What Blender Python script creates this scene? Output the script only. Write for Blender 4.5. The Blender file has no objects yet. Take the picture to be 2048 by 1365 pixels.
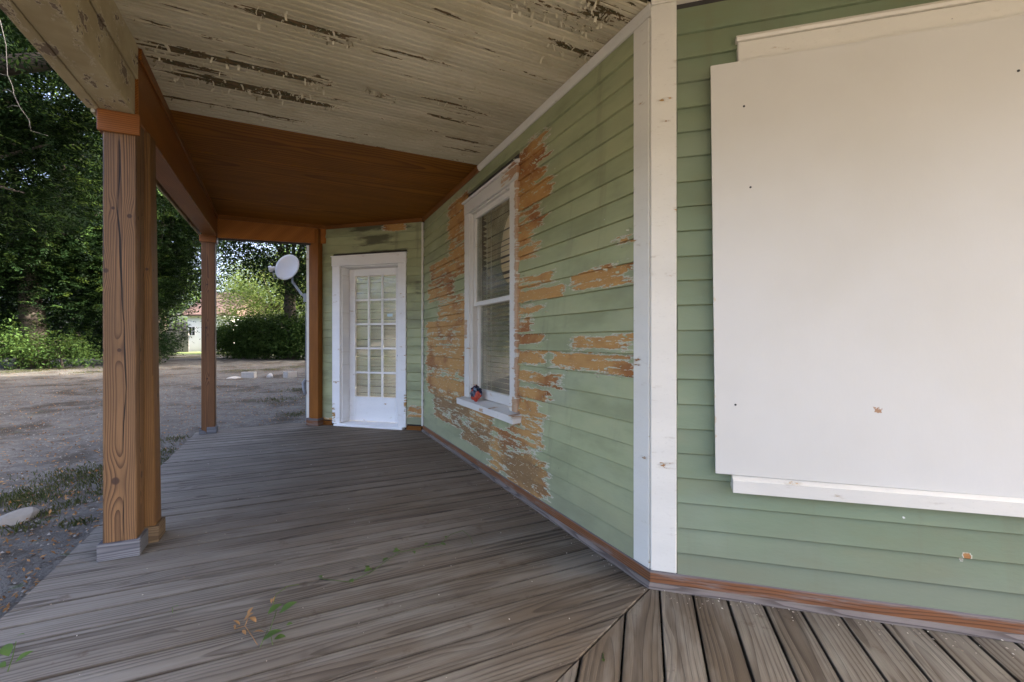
import bpy, bmesh, math, random
import numpy as np
from mathutils import Vector, Matrix
R = random.Random(7)
NR = np.random.default_rng(11)
S = bpy.context.scene
COL = S.collection

# ------------------------------------------------------------------ camera, sky, sun, exposure
cd = bpy.data.cameras.new('camera'); cam = bpy.data.objects.new('camera', cd); COL.objects.link(cam)
EYE = 1.18
cam.location = (0, 0, EYE); cam.rotation_euler = (math.radians(90), 0, 0)
cd.lens = 16.0; cd.sensor_width = 36.0; cd.clip_start = 0.05; cd.clip_end = 1500
S.camera = cam
SUN_AZ = math.radians(11)       # measured from +X towards +Y: the sun stands to the right, behind the house
SUN_EL = math.radians(34)
w = bpy.data.worlds.new('World'); S.world = w; w.use_nodes = True
wn = w.node_tree.nodes; wl = w.node_tree.links
sky = wn.new('ShaderNodeTexSky'); sky.sky_type = 'NISHITA'; sky.sun_disc = False
sky.sun_elevation = SUN_EL; sky.sun_rotation = math.pi / 2 - SUN_AZ
sky.air_density = 0.45; sky.dust_density = 8.0; sky.ozone_density = 0.5
bg = wn['Background']; bg.inputs['Strength'].default_value = 0.15
wl.new(sky.outputs[0], bg.inputs[0])
ld = bpy.data.lights.new('sun', 'SUN'); ld.energy = 2.5; ld.angle = math.radians(0.5); ld.color = (1.0, 0.93, 0.82)
sun = bpy.data.objects.new('sun', ld); COL.objects.link(sun)
sd = Vector((math.cos(SUN_AZ) * math.cos(SUN_EL), math.sin(SUN_AZ) * math.cos(SUN_EL), math.sin(SUN_EL)))
sun.rotation_euler = sd.to_track_quat('Z', 'Y').to_euler(); sun.location = (20, 20, 40)
S.view_settings.view_transform = 'Standard'; S.view_settings.look = 'None'
S.view_settings.gamma = 1; S.view_settings.use_curve_mapping = False
S.view_settings.exposure = 3.7
S.render.engine = 'CYCLES'
S.cycles.max_bounces = 10; S.cycles.diffuse_bounces = 6; S.cycles.transparent_max_bounces = 12
S.cycles.use_denoising = True
S.cycles.sample_clamp_indirect = 6

# ------------------------------------------------------------------ geometry of the place
F = 16.0 / 36.0 * 2048
CX, CYH = 1024.0, 682.5
C = Vector((0.684, 2.207, 0))                       # foot of the outer house corner
D2 = Vector((-0.4361, 0.8999, 0)); N2 = Vector((-0.8999, -0.4361, 0))
D1 = Vector((-0.96, 0.28, 0)); N1 = Vector((-0.28, -0.96, 0))
QC = Vector((-1.154, 6.0, 0))                       # inner corner by the door
ROT2 = math.atan2(D2.y, D2.x); ROT1 = math.atan2(D1.y, D1.x)
CEIL = 2.80
PITCH = 0.1168; Z0 = 0.064
def on2(px, py, y=0.0):
    """photo position -> (t, z) on the window wall"""
    k = (px - CX) / F
    o = C + N2 * y
    t = (o.x - k * o.y) / (k * D2.y - D2.x)
    return t, EYE + (CYH - py) / F * (o.y + D2.y * t)
def on1(px, py, y=0.0, o=None):
    k = (px - CX) / F
    o = (o or C) + N1 * y
    t = (o.x - k * o.y) / (k * D1.y - D1.x)
    return t, EYE + (CYH - py) / F * (o.y + D1.y * t)
def on3(px, py, y=0.0): return on1(px, py, y, QC)
def on_plane(px, py, z):
    Y = F * (EYE - z) / (py - CYH); X = (px - CX) / F * Y
    return Vector((X, Y, z))
def to2(p):
    r = p - C
    return r.dot(D2), r.dot(N2)
def ceil_tu(px, py): return to2(on_plane(px, py, CEIL))
def deck_tu(px, py): return to2(on_plane(px, py, 0.0))

# ------------------------------------------------------------------ object helpers
def tag(o, label=None, cat=None, group=None, kind=None):
    if label: o['label'] = label
    if cat: o['category'] = cat
    if group: o['group'] = group
    if kind: o['kind'] = kind
    return o
def thing(name, label, cat, loc=(0, 0, 0), rz=0.0, group=None, kind=None):
    o = bpy.data.objects.new(name, None); COL.objects.link(o)
    o.location = loc; o.rotation_euler = (0, 0, rz); o.empty_display_size = 0.1
    return tag(o, label, cat, group, kind)
def link(name, me, mat, parent=None, loc=None, rot=None):
    o = bpy.data.objects.new(name, me); COL.objects.link(o)
    if mat and not me.materials: me.materials.append(mat)
    if parent: o.parent = parent
    if loc is not None: o.location = loc
    if rot is not None: o.rotation_euler = rot
    return o
def hull(pts):
    bm = bmesh.new()
    for p in pts: bm.verts.new(p)
    r = bmesh.ops.convex_hull(bm, input=bm.verts)
    bad = [e for e in r['geom_interior'] if isinstance(e, bmesh.types.BMVert)]
    if bad: bmesh.ops.delete(bm, geom=bad, context='VERTS')
    bmesh.ops.dissolve_limit(bm, angle_limit=0.002, verts=bm.verts, edges=bm.edges)
    bmesh.ops.recalc_face_normals(bm, faces=bm.faces)
    me = bpy.data.meshes.new('m'); bm.to_mesh(me); bm.free()
    return me
def box_pts(x0, x1, y0, y1, z0, z1, c=0.003):
    a, b = sorted((x0, x1)); d, e = sorted((y0, y1)); f, g = sorted((z0, z1))
    c = min(c, (b - a) * .3, (e - d) * .3, (g - f) * .3)
    P = []
    for X, sx in ((a, 1), (b, -1)):
        for Y, sy in ((d, 1), (e, -1)):
            for Z, sz in ((f, 1), (g, -1)):
                P += [(X + sx * c, Y + sy * c, Z), (X + sx * c, Y, Z + sz * c), (X, Y + sy * c, Z + sz * c)]
    return P
def box(name, x0, x1, y0, y1, z0, z1, mat, parent=None, c=0.003):
    return link(name, hull(box_pts(x0, x1, y0, y1, z0, z1, c)), mat, parent)
def from_lists(verts, faces, smooth=False):
    me = bpy.data.meshes.new('m'); me.from_pydata([tuple(v) for v in verts], [], faces); me.update()
    if smooth:
        for p in me.polygons: p.use_smooth = True
    return me
def extrude_x(prof, x0, x1, e0=0, e1=0):
    """profile [(y,z)] swept along x; e0/e1 skew the ends by y (mitres)"""
    n = len(prof)
    V = [(x0 + e0 * p[0], p[0], p[1]) for p in prof] + [(x1 + e1 * p[0], p[0], p[1]) for p in prof]
    Fc = [(i, (i + 1) % n, (i + 1) % n + n, i + n) for i in range(n)] + [tuple(range(n))[::-1], tuple(range(n, 2 * n))]
    me = from_lists(V, Fc)
    bm = bmesh.new(); bm.from_mesh(me); bmesh.ops.recalc_face_normals(bm, faces=bm.faces); bm.to_mesh(me); bm.free()
    return me
def tube(path, radii, n=8, cap=True, closed=False):
    V, Fc = [], []
    path = [Vector(p) for p in path]
    if not hasattr(radii, '__len__'): radii = [radii] * len(path)
    up = Vector((0.13, 0.2, 1)).normalized()
    for i, p in enumerate(path):
        d = (path[min(i + 1, len(path) - 1)] - path[max(i - 1, 0)]).normalized()
        a = d.cross(up)
        if a.length < 1e-3: a = d.cross(Vector((1, 0, 0)))
        a.normalize(); b = d.cross(a)
        for k in range(n):
            q = 2 * math.pi * k / n
            V.append(p + (a * math.cos(q) + b * math.sin(q)) * radii[i])
    for i in range(len(path) - 1):
        for k in range(n):
            Fc.append((i * n + k, i * n + (k + 1) % n, (i + 1) * n + (k + 1) % n, (i + 1) * n + k))
    if cap:
        Fc.append(tuple(range(n))[::-1]); Fc.append(tuple(range((len(path) - 1) * n, len(path) * n)))
    return V, Fc
def join_lists(parts):
    V, Fc = [], []
    for v, f in parts:
        o = len(V); V += list(v); Fc += [tuple(i + o for i in q) for q in f]
    return V, Fc
def clip(poly, a, b, c):
    """keep a*x+b*y <= c"""
    out = []
    for i in range(len(poly)):
        p, q = poly[i], poly[(i + 1) % len(poly)]
        fp, fq = a * p[0] + b * p[1] - c, a * q[0] + b * q[1] - c
        if fp <= 0: out.append(p)
        if (fp < 0 < fq) or (fq < 0 < fp):
            s = fp / (fp - fq); out.append((p[0] + s * (q[0] - p[0]), p[1] + s * (q[1] - p[1])))
    return out
def np_mesh(V, faces):
    V = np.asarray(V, np.float32); faces = np.asarray(faces, np.int32)
    n, k = faces.shape
    me = bpy.data.meshes.new('m')
    me.vertices.add(len(V)); me.vertices.foreach_set('co', V.ravel())
    me.loops.add(n * k); me.loops.foreach_set('vertex_index', faces.ravel())
    me.polygons.add(n); me.polygons.foreach_set('loop_start', np.arange(0, n * k, k, dtype=np.int32))
    me.update(calc_edges=True)
    return me

# ------------------------------------------------------------------ material language
class X:
    """a scalar or vector socket with arithmetic"""
    def __init__(s, g, so): s.g, s.so = g, so
    def __add__(s, o): return s.g.m('ADD', s, o)
    def __radd__(s, o): return s.g.m('ADD', o, s)
    def __sub__(s, o): return s.g.m('SUBTRACT', s, o)
    def __rsub__(s, o): return s.g.m('SUBTRACT', o, s)
    def __mul__(s, o): return s.g.m('MULTIPLY', s, o)
    __rmul__ = __mul__
    def __truediv__(s, o): return s.g.m('DIVIDE', s, o)
class G:
    def __init__(s, name):
        s.mat = bpy.data.materials.new(name); s.mat.use_nodes = True
        s.t = s.mat.node_tree; s.n = s.t.nodes; s.b = s.n['Principled BSDF']; s.out = s.n['Material Output']
        s._tc = s._oi = None
    def plug(s, so, v):
        if isinstance(v, X): s.t.links.new(v.so, so)
        elif isinstance(v, (tuple, list)):
            so.default_value = tuple(v) + ((1,) if len(v) == 3 and len(so.default_value) == 4 else ())
        else: so.default_value = v
    def m(s, op, a, b=0.0, c=0.0, clamp=False):
        n = s.n.new('ShaderNodeMath'); n.operation = op; n.use_clamp = clamp
        s.plug(n.inputs[0], a); s.plug(n.inputs[1], b); s.plug(n.inputs[2], c)
        return X(s, n.outputs[0])
    def tc(s, which='Object'):
        if not s._tc: s._tc = s.n.new('ShaderNodeTexCoord')
        return X(s, s._tc.outputs[which])
    def rnd(s):
        if not s._oi: s._oi = s.n.new('ShaderNodeObjectInfo')
        return X(s, s._oi.outputs['Random'])
    def geo(s, which): 
        return X(s, s.n.new('ShaderNodeNewGeometry').outputs[which])
    def sep(s, v):
        n = s.n.new('ShaderNodeSeparateXYZ'); s.plug(n.inputs[0], v)
        return [X(s, n.outputs[i]) for i in range(3)]
    def vec(s, x, y=0.0, z=0.0):
        n = s.n.new('ShaderNodeCombineXYZ')
        for i, v in enumerate((x, y, z)): s.plug(n.inputs[i], v)
        return X(s, n.outputs[0])
    def noise(s, v, scale=1.0, detail=3.0, rough=0.5, dist=0.0, out=0):
        n = s.n.new('ShaderNodeTexNoise'); s.plug(n.inputs['Vector'], v)
        n.inputs['Scale'].default_value = scale; n.inputs['Detail'].default_value = detail
        n.inputs['Roughness'].default_value = rough; n.inputs['Distortion'].default_value = dist
        return X(s, n.outputs[out])
    def voro(s, v, scale=1.0, feature='F1', out='Distance', rand=1.0):
        n = s.n.new('ShaderNodeTexVoronoi'); n.feature = feature; s.plug(n.inputs['Vector'], v)
        n.inputs['Scale'].default_value = scale; n.inputs['Randomness'].default_value = rand
        return X(s, n.outputs[out])
    def sm(s, x, lo, hi):
        n = s.n.new('ShaderNodeMapRange'); n.interpolation_type = 'SMOOTHSTEP'
        s.plug(n.inputs[0], x); n.inputs[1].default_value = lo; n.inputs[2].default_value = hi
        return X(s, n.outputs[0])
    def mix(s, f, a, b, mode='MIX'):
        n = s.n.new('ShaderNodeMix'); n.data_type = 'RGBA'; n.blend_type = mode
        s.plug(n.inputs[0], f); s.plug(n.inputs[6], a); s.plug(n.inputs[7], b)
        return X(s, n.outputs[2])
    def hsv(s, c, h=0.5, sat=1.0, v=1.0):
        n = s.n.new('ShaderNodeHueSaturation'); s.plug(n.inputs['Color'], c)
        s.plug(n.inputs['Hue'], h); s.plug(n.inputs['Saturation'], sat); s.plug(n.inputs['Value'], v)
        return X(s, n.outputs[0])
    def done(s, color, rough=0.7, height=None, bump=0.3, dist=0.004, spec=0.4, **kw):
        s.plug(s.b.inputs['Base Color'], color); s.plug(s.b.inputs['Roughness'], rough)
        s.plug(s.b.inputs['Specular IOR Level'], spec)
        if height is not None:
            n = s.n.new('ShaderNodeBump'); n.inputs['Strength'].default_value = bump; n.inputs['Distance'].default_value = dist
            s.plug(n.inputs['Height'], height); s.t.links.new(n.outputs[0], s.b.inputs['Normal'])
        for k, v in kw.items(): s.plug(s.b.inputs[k.replace('_', ' ')], v)
        return s.mat

def grain(g, a, b, r, freq=75.0, wob=0.02, dvar=0.07, knots=True, ax=1.0, width=0.14):
    """plain-sawn growth rings: a runs along the board, b across it. Returns (latewood 0..1, fibre 0..1, knot 0..1)"""
    n1 = g.noise(g.vec(a * (1.3 * ax), b * 6.0, r * 37.0), 1.0, 2.0)
    nd = g.noise(g.vec(a * (0.75 * ax), r * 91.0, 3.0), 1.0, 1.5)
    y = b - (r - 0.5) * width + (n1 - 0.5) * wob
    d = nd * dvar + 0.012
    if knots:
        kv = g.vec(a * (1.5 * ax) + r * 17.0, b * 5.5 + r * 29.0, 0.0)
        kd = g.voro(kv, 1.0)
        gate = g.m('GREATER_THAN', g.sep(g.voro(kv, 1.0, out='Color'))[0], 0.55)
        infl = g.sm(kd, 0.42, 0.0) * gate
        knot = g.sm(kd, 0.10, 0.05) * gate
    rad = g.m('SQRT', y * y + d * d)
    if knots: rad = rad + infl * 0.035
    ph = rad * freq + (n1 - 0.5) * 0.5 + r * 7.0
    fr = g.m('FRACT', ph)
    late = g.sm(fr, 0.35, 0.92) * g.sm(fr, 1.0, 0.93)
    fib = g.noise(g.vec(a * (5.0 * ax), b * 260.0, r * 11.0), 1.0, 2.0)
    return late, fib, (knot if knots else None)

def boxes_field(g, a, b, boxes, soft_a=0.05, soft_b=0.03):
    """signed field, >0 inside the union of rectangles (a0,a1,b0,b1)"""
    f = None
    for a0, a1, b0, b1 in boxes:
        ca, ha, cb, hb = (a0 + a1) / 2, abs(a1 - a0) / 2, (b0 + b1) / 2, abs(b1 - b0) / 2
        da = (ha - g.m('ABSOLUTE', a - ca)) * (1 / soft_a)
        db = (hb - g.m('ABSOLUTE', b - cb)) * (1 / soft_b)
        q = g.m('MINIMUM', da, db)
        f = q if f is None else g.m('MAXIMUM', f, q)
    return g.m('MINIMUM', f, 1.5)

# ------------------------------------------------------------------ materials
def deck_mat():
    g = G('weathered_deck_wood'); a, b, c = g.sep(g.tc()); r = g.rnd()
    r2 = g.m('FRACT', r * 7.31); r3 = g.m('FRACT', r * 13.7)
    late, fib, kn = grain(g, a, b, r, freq=70.0, dvar=0.10, wob=0.03)
    big = g.noise(g.vec(a * 1.6, b * 9.0, r * 50.0), 1.0, 4.0, 0.6)
    streak = g.noise(g.vec(a * 1.1, b * 38.0, r * 33.0), 1.0, 4.0, 0.6)
    wp = g.geo('Position'); st = g.noise(wp, 0.8, 4.0, 0.6); sp = g.noise(wp, 6.5, 5.0, 0.68); bl = g.noise(wp, 2.1, 4.0, 0.65)
    base = g.mix(r2, (0.1458, 0.1257, 0.0974), (0.0935, 0.0724, 0.0487))
    base = g.mix(g.sm(big, 0.42, 0.70) * 0.8, base, (0.1982, 0.1811, 0.1493))
    base = g.mix(g.sm(st, 0.42, 0.64) * 0.6, base, (0.1010, 0.0695, 0.0389))
    px_, py_, pz_ = g.sep(wp)
    uu = (px_ - C.x) * N2.x + (py_ - C.y) * N2.y
    tt_ = (px_ - C.x) * D2.x + (py_ - C.y) * D2.y
    base = g.mix(g.sm(uu + (st - 0.5) * 1.0, 1.9, 0.5) * g.sm(tt_, 0.3, 1.5) * 0.55, base, (0.27, 0.195, 0.125))
    base = g.mix(g.sm(uu + (st - 0.5) * 1.2, 1.0, 2.7) * 0.55, base, (0.1979, 0.1937, 0.1843))
    base = g.mix(g.sm(streak, 0.52, 0.70) * (r3 * 0.55 + 0.10), base, (0.0374, 0.0288, 0.0201))
    base = g.mix(late * (g.sm(big, 0.70, 0.35) * 0.55 + r3 * 0.25 + 0.05), base, (0.0359, 0.0258, 0.0175))
    base = g.mix(g.sm(fib, 0.5, 0.8) * 0.4, base, (0.0561, 0.0430, 0.0299))
    base = g.mix(g.sm(sp, 0.60, 0.70) * 0.55, base, (0.0561, 0.0384, 0.0234))
    base = g.mix(g.sm(bl, 0.62, 0.74) * 0.5, base, (0.0449, 0.0348, 0.0247))
    base = g.mix(kn * 0.8, base, (0.0337, 0.0237, 0.0162))
    eb = g.sm(g.m('ABSOLUTE', b) + (sp - 0.5) * 0.012, 0.0615, 0.0705)
    base = g.mix(eb * 0.62, base, (0.0209, 0.0162, 0.0117))
    h = fib * 0.5 + (1.0 - late) * 0.5 - kn * 0.5
    return g.done(base, 0.82, h, 0.5, 0.004, 0.22)

def w0s(g, a, b): return g.noise(g.vec(a * 4.0, b * 18.0, 6.0), 1.0, 5.0, 0.65)
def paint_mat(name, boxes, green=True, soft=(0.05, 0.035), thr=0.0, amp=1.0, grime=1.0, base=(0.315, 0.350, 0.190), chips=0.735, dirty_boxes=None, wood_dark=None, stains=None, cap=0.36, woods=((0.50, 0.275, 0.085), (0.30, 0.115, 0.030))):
    """peeling paint over bare wood; wall coordinates x (along) and z (up) come from the object frame"""
    g = G(name); a, dep, b = g.sep(g.tc()); r = g.rnd()
    w1 = g.noise(g.vec(a * 7.0, b * 22.0, r * 13.0), 1.0, 6.0, 0.62)
    w2 = g.noise(g.vec(a * 28.0, b * 70.0, r * 3.0), 1.0, 3.0, 0.6)
    shift = g.noise(g.vec(a * 0.0, b * 0.0, r * 77.0), 1.0, 0.0)
    if boxes:
        w0 = g.noise(g.vec(a * 3.2, b * 34.0, r * 21.0), 1.0, 4.0, 0.6)
        f = g.m('MINIMUM', boxes_field(g, a + (shift - 0.5) * 0.10, b, boxes, *soft), cap)
        f = f + ((w0 - 0.5) * 2.6 + (w1 - 0.5) * 1.5 + (w2 - 0.5) * 0.8) * amp - thr + (g.m('FRACT', r * 5.7) - 0.55) * 0.45
    else:
        f = (w1 - chips) * 8.0 + (w2 - 0.5) * 1.6
    if boxes and chips < 0.72:
        f = g.m('MAXIMUM', f, (w1 - chips) * 9.0 + (w2 - 0.5) * 1.6)
    bare = g.sm(f, 0.0, 0.10)
    rim = g.sm(f, -0.20, -0.03)
    # paint
    blot = g.noise(g.vec(a * 1.7, b * 5.0, r * 5.0), 1.0, 4.0, 0.6)
    fine = g.noise(g.vec(a * 60.0, b * 120.0, r), 1.0, 2.0)
    if green:
        paint = g.mix(g.sm(blot, 0.3, 0.75), base, tuple(v * k for v, k in zip(base, (1.22, 1.12, 1.12))))
        paint = g.mix(g.sm(blot, 0.55, 0.30) * 0.38 * grime, paint, (0.215, 0.205, 0.10))
    else:
        paint = g.mix(g.sm(blot, 0.3, 0.75), base, tuple(v * 0.93 for v in base))
        paint = g.mix(g.sm(w1, 0.60, 0.72) * 0.35 * grime, paint, (0.42, 0.36, 0.27))
    paint = g.hsv(paint, 0.5, 1.0, g.m('ADD', 0.93, r * 0.12))
    paint = g.mix(g.sm(fine, 0.60, 0.75) * 0.10, paint, (0.25, 0.22, 0.16))
    wob = g.noise(g.vec(a * 55.0, b * 55.0, 9.0), 1.0, 2.0)
    spv = g.vec(a * 5.0, b * 5.0, r * 3.0); sd_ = g.voro(spv, 1.0) + (wob - 0.5) * 0.09; sc_ = g.sep(g.voro(spv, 1.0, out='Color'))
    dot = g.sm(sd_, 0.030, 0.010)
    paint = g.mix(dot * g.m('GREATER_THAN', sc_[0], 0.78), paint, (0.72, 0.70, 0.64))
    paint = g.mix(dot * g.m('LESS_THAN', sc_[0], 0.25), paint, (0.04, 0.035, 0.025))
    if green:
        lowd = g.noise(g.vec(a * 2.5, b * 3.0, 2.0), 1.0, 4.0, 0.6)
        paint = g.mix(g.sm(b + (lowd - 0.5) * 0.4, 0.42, 0.06) * 0.4, paint, (0.19, 0.175, 0.13))
        run = g.noise(g.vec(a * 9.0, b * 0.55, 4.0), 1.0, 4.0, 0.6)
        paint = g.mix(g.sm(run, 0.54, 0.70) * 0.30 * grime, paint, (0.17, 0.17, 0.10))
        paint = g.mix(g.sm(lowd, 0.52, 0.70) * 0.28 * grime, paint, (0.20, 0.205, 0.135))
        faded = g.noise(g.vec(a * 1.1, b * 1.6, 8.0), 1.0, 3.0, 0.5)
        paint = g.mix(g.sm(faded, 0.52, 0.72) * 0.25, paint, (0.30, 0.34, 0.27))
    if stains:
        sf = boxes_field(g, a, b, stains, 0.25, 0.04) + (w0s(g, a, b) - 0.5) * 3.2
        paint = g.mix(g.sm(sf, -0.1, 0.9) * 0.8, paint, (0.055, 0.048, 0.028))
    # bare wood
    late, fib, _ = grain(g, a, b, r, freq=170.0, dvar=0.05, knots=False)
    wc = g.noise(g.vec(a * 2.2, b * 3.0, 4.0), 1.0, 3.0, 0.6)
    wood = g.mix(g.sm(wc, 0.46, 0.66), *woods)
    if dirty_boxes:
        df = boxes_field(g, a, b, dirty_boxes, 0.35, 0.15) + (w1 - 0.5) * 2.0
        wood = g.mix(g.sm(df, -0.3, 0.7) * 0.75, wood, wood_dark or (0.17, 0.105, 0.05))
    wood = g.mix(late * 0.36, wood, (0.18, 0.085, 0.03))
    wood = g.mix(g.sm(fib, 0.52, 0.8) * 0.30, wood, (0.13, 0.06, 0.025))
    wood = g.mix(g.sm(w2, 0.60, 0.68) * 0.5, wood, (0.62, 0.50, 0.34))
    col = g.mix(rim * (0.75 if boxes else 0.25), paint, (0.60, 0.56, 0.44))
    col = g.mix(bare, col, wood)
    hgt = (1.0 - bare) * 1.0 + rim * 0.25 + fib * 0.15 * bare + w2 * 0.25
    return g.done(col, 0.62, hgt, 0.7, 0.004, 0.35)

def stain_wood(name, axis, light, dark, freq=90.0, rough=0.45, ax=1.0, bump=0.25, knots=True, fibc=0.35, dvar=0.08, width=0.14, spec=0.15, weather=False):
    g = G(name); x, y, z = g.sep(g.tc()); r = g.rnd()
    a, b = {'x': (x, y + z), 'z': (z, x + y), 'h': (x + y, z)}[axis]
    late, fib, kn = grain(g, a, b, r, freq=freq, ax=ax, knots=knots, dvar=dvar, width=width)
    big = g.noise(g.vec(a * 1.5, b * 8.0, r * 23.0), 1.0, 4.0, 0.6)
    c = g.mix(g.sm(big, 0.3, 0.72), tuple(v * 0.72 for v in light), light)
    c = g.mix(late * 0.8, c, dark)
    c = g.mix(g.sm(fib, 0.5, 0.8) * fibc, c, dark)
    if knots: c = g.mix(kn * 0.85, c, tuple(v * 0.5 for v in dark))
    if weather:
        wv = g.noise(g.vec(x * 2.2, z * 22.0, 3.0), 1.0, 5.0, 0.65)
        c = g.mix(g.sm(wv, 0.48, 0.68) * 0.8, c, (0.20, 0.17, 0.15))
        c = g.mix(g.sm(z, 0.070, 0.077) * 0.85, c, (0.13, 0.12, 0.12))
    c = g.hsv(c, 0.5, 1.0, g.m('ADD', 0.88, r * 0.22))
    return g.done(c, rough, (1.0 - late) * 0.6 + fib * 0.4, bump, 0.003, spec)

def post_mat(name, light, dark, cracks, knots, scale=1.0):
    """upright post with bold flat-sawn figure, drying cracks and knots; local z up, x+y across a face"""
    g = G(name); x, y, z = g.sep(g.tc()); r = g.rnd()
    nx, ny, nz = g.sep(g.tc('Normal'))
    b = y * g.m('GREATER_THAN', g.m('ABSOLUTE', nx), 0.5) + x * g.m('GREATER_THAN', g.m('ABSOLUTE', ny), 0.5)
    n1 = g.noise(g.vec(z * 0.9, b * 3.0, 8.0), 1.0, 2.0)
    n2 = g.noise(g.vec(z * 3.0, b * 14.0, 2.0), 1.0, 2.0)
    nd = g.noise(g.vec(z * 0.55, 0.0, 5.0), 1.0, 1.0)
    yy = b - 0.004 + (n1 - 0.5) * 0.045
    d = nd * 0.045
    rad = g.m('SQRT', yy * yy + d * d)
    dark_k = None
    for kx, kz, ks in knots:
        dx = (b - kx) * (1.0 / ks); dz = (z - kz) * (0.30 / ks)
        q = g.m('SQRT', dx * dx + dz * dz) + (n2 - 0.5) * 0.5
        rad = rad + g.sm(q, 3.0, 0.3) * (0.011 * ks / 0.012)
        kk = g.sm(g.m('SQRT', dx * dx + dz * dz * 9.0) + (n2 - 0.5) * 0.6, 1.05, 0.55)
        dark_k = kk if dark_k is None else g.m('MAXIMUM', dark_k, kk)
    fr = g.m('FRACT', rad * (112.0 * scale) + (n2 - 0.5) * 0.25)
    late = g.sm(fr, 0.30, 0.95) * g.sm(fr, 1.0, 0.95)
    fib = g.noise(g.vec(z * 6.0, b * 260.0, 1.0), 1.0, 2.0)
    big = g.noise(g.vec(z * 1.5, b * 9.0, 23.0), 1.0, 4.0, 0.6)
    c = g.mix(g.sm(big, 0.3, 0.7), tuple(v * 0.75 for v in light), light)
    c = g.mix(late * (g.sm(big, 0.25, 0.75) * 0.40 + 0.58), c, dark)
    grim = g.noise(g.vec(z * 1.3, b * 5.0, 31.0), 1.0, 4.0, 0.6)
    c = g.mix(g.sm(grim, 0.48, 0.68) * 0.45, c, tuple(v * 0.45 for v in light))
    c = g.mix(g.sm(fib, 0.5, 0.8) * 0.45, c, dark)
    if dark_k is not None: c = g.mix(dark_k * 0.9, c, (0.035, 0.018, 0.012))
    crk = None
    for x0, z0, x1, z1, wd in cracks:
        u = (z - z0) * (1.0 / (z1 - z0))
        cx = u * (x1 - x0) + x0 + (n2 - 0.5) * 0.022
        prof = g.m('MULTIPLY', u * (1.0 - u), 4.0)
        ww = g.m('MAXIMUM', prof, 0.0) * wd
        inside = g.sm(ww - g.m('ABSOLUTE', b - cx), 0.0, 0.0012)
        crk = inside if crk is None else g.m('MAXIMUM', crk, inside)
    h = (1.0 - late) * 0.3 + fib * 0.25
    if crk is not None:
        c = g.mix(crk, c, (0.010, 0.006, 0.004)); h = h - crk * 2.5
    return g.done(c, 0.6, h, 0.5, 0.004, 0.3)

def simple(name, col, rough=0.6, var=0.15, scale=8.0, bump=0.0, **kw):
    g = G(name); n = g.noise(g.tc(), scale, 4.0, 0.6)
    c = g.mix(n, tuple(v * (1 - var) for v in col), tuple(min(1, v * (1 + var)) for v in col))
    return g.done(c, rough, n if bump else None, bump, 0.004, **kw)

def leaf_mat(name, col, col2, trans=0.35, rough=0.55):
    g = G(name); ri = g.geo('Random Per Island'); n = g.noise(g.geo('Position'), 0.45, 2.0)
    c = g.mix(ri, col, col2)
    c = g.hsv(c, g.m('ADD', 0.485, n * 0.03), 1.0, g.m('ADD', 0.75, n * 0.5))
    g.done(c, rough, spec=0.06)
    tr = g.n.new('ShaderNodeBsdfTranslucent'); mx = g.n.new('ShaderNodeMixShader')
    g.plug(tr.inputs[0], g.hsv(c, 0.47, 1.1, 1.7)); mx.inputs[0].default_value = trans
    g.t.links.new(g.b.outputs[0], mx.inputs[1]); g.t.links.new(tr.outputs[0], mx.inputs[2])
    g.t.links.new(mx.outputs[0], g.out.inputs[0])
    return g.mat

def glass_mat(name, refl=0.3, dust=0.12, dust_col=(0.35, 0.37, 0.33), gr=0.03, fk=0.6):
    g = G(name)
    tr = g.n.new('ShaderNodeBsdfTransparent'); gl = g.n.new('ShaderNodeBsdfGlossy'); df = g.n.new('ShaderNodeBsdfDiffuse')
    tr.inputs[0].default_value = (0.92, 0.95, 0.93, 1); gl.inputs['Roughness'].default_value = gr
    wv = g.noise(g.tc(), 5.0, 1.0)
    bp = g.n.new('ShaderNodeBump'); bp.inputs['Strength'].default_value = 0.05; g.plug(bp.inputs['Height'], wv)
    g.t.links.new(bp.outputs[0], gl.inputs['Normal'])
    df.inputs[0].default_value = dust_col + (1,)
    fz = g.n.new('ShaderNodeFresnel'); fz.inputs[0].default_value = 1.5
    m1 = g.n.new('ShaderNodeMixShader'); m2 = g.n.new('ShaderNodeMixShader')
    g.plug(m1.inputs[0], g.m('ADD', X(g, fz.outputs[0]) * fk, refl, clamp=True))
    g.t.links.new(tr.outputs[0], m1.inputs[1]); g.t.links.new(gl.outputs[0], m1.inputs[2])
    dn = g.noise(g.tc(), 3.0, 5.0, 0.65)
    g.plug(m2.inputs[0], g.sm(dn, 0.2, 0.8) * (2 * dust))
    g.t.links.new(m1.outputs[0], m2.inputs[1]); g.t.links.new(df.outputs[0], m2.inputs[2])
    g.t.links.new(m2.outputs[0], g.out.inputs[0])
    return g.mat

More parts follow.
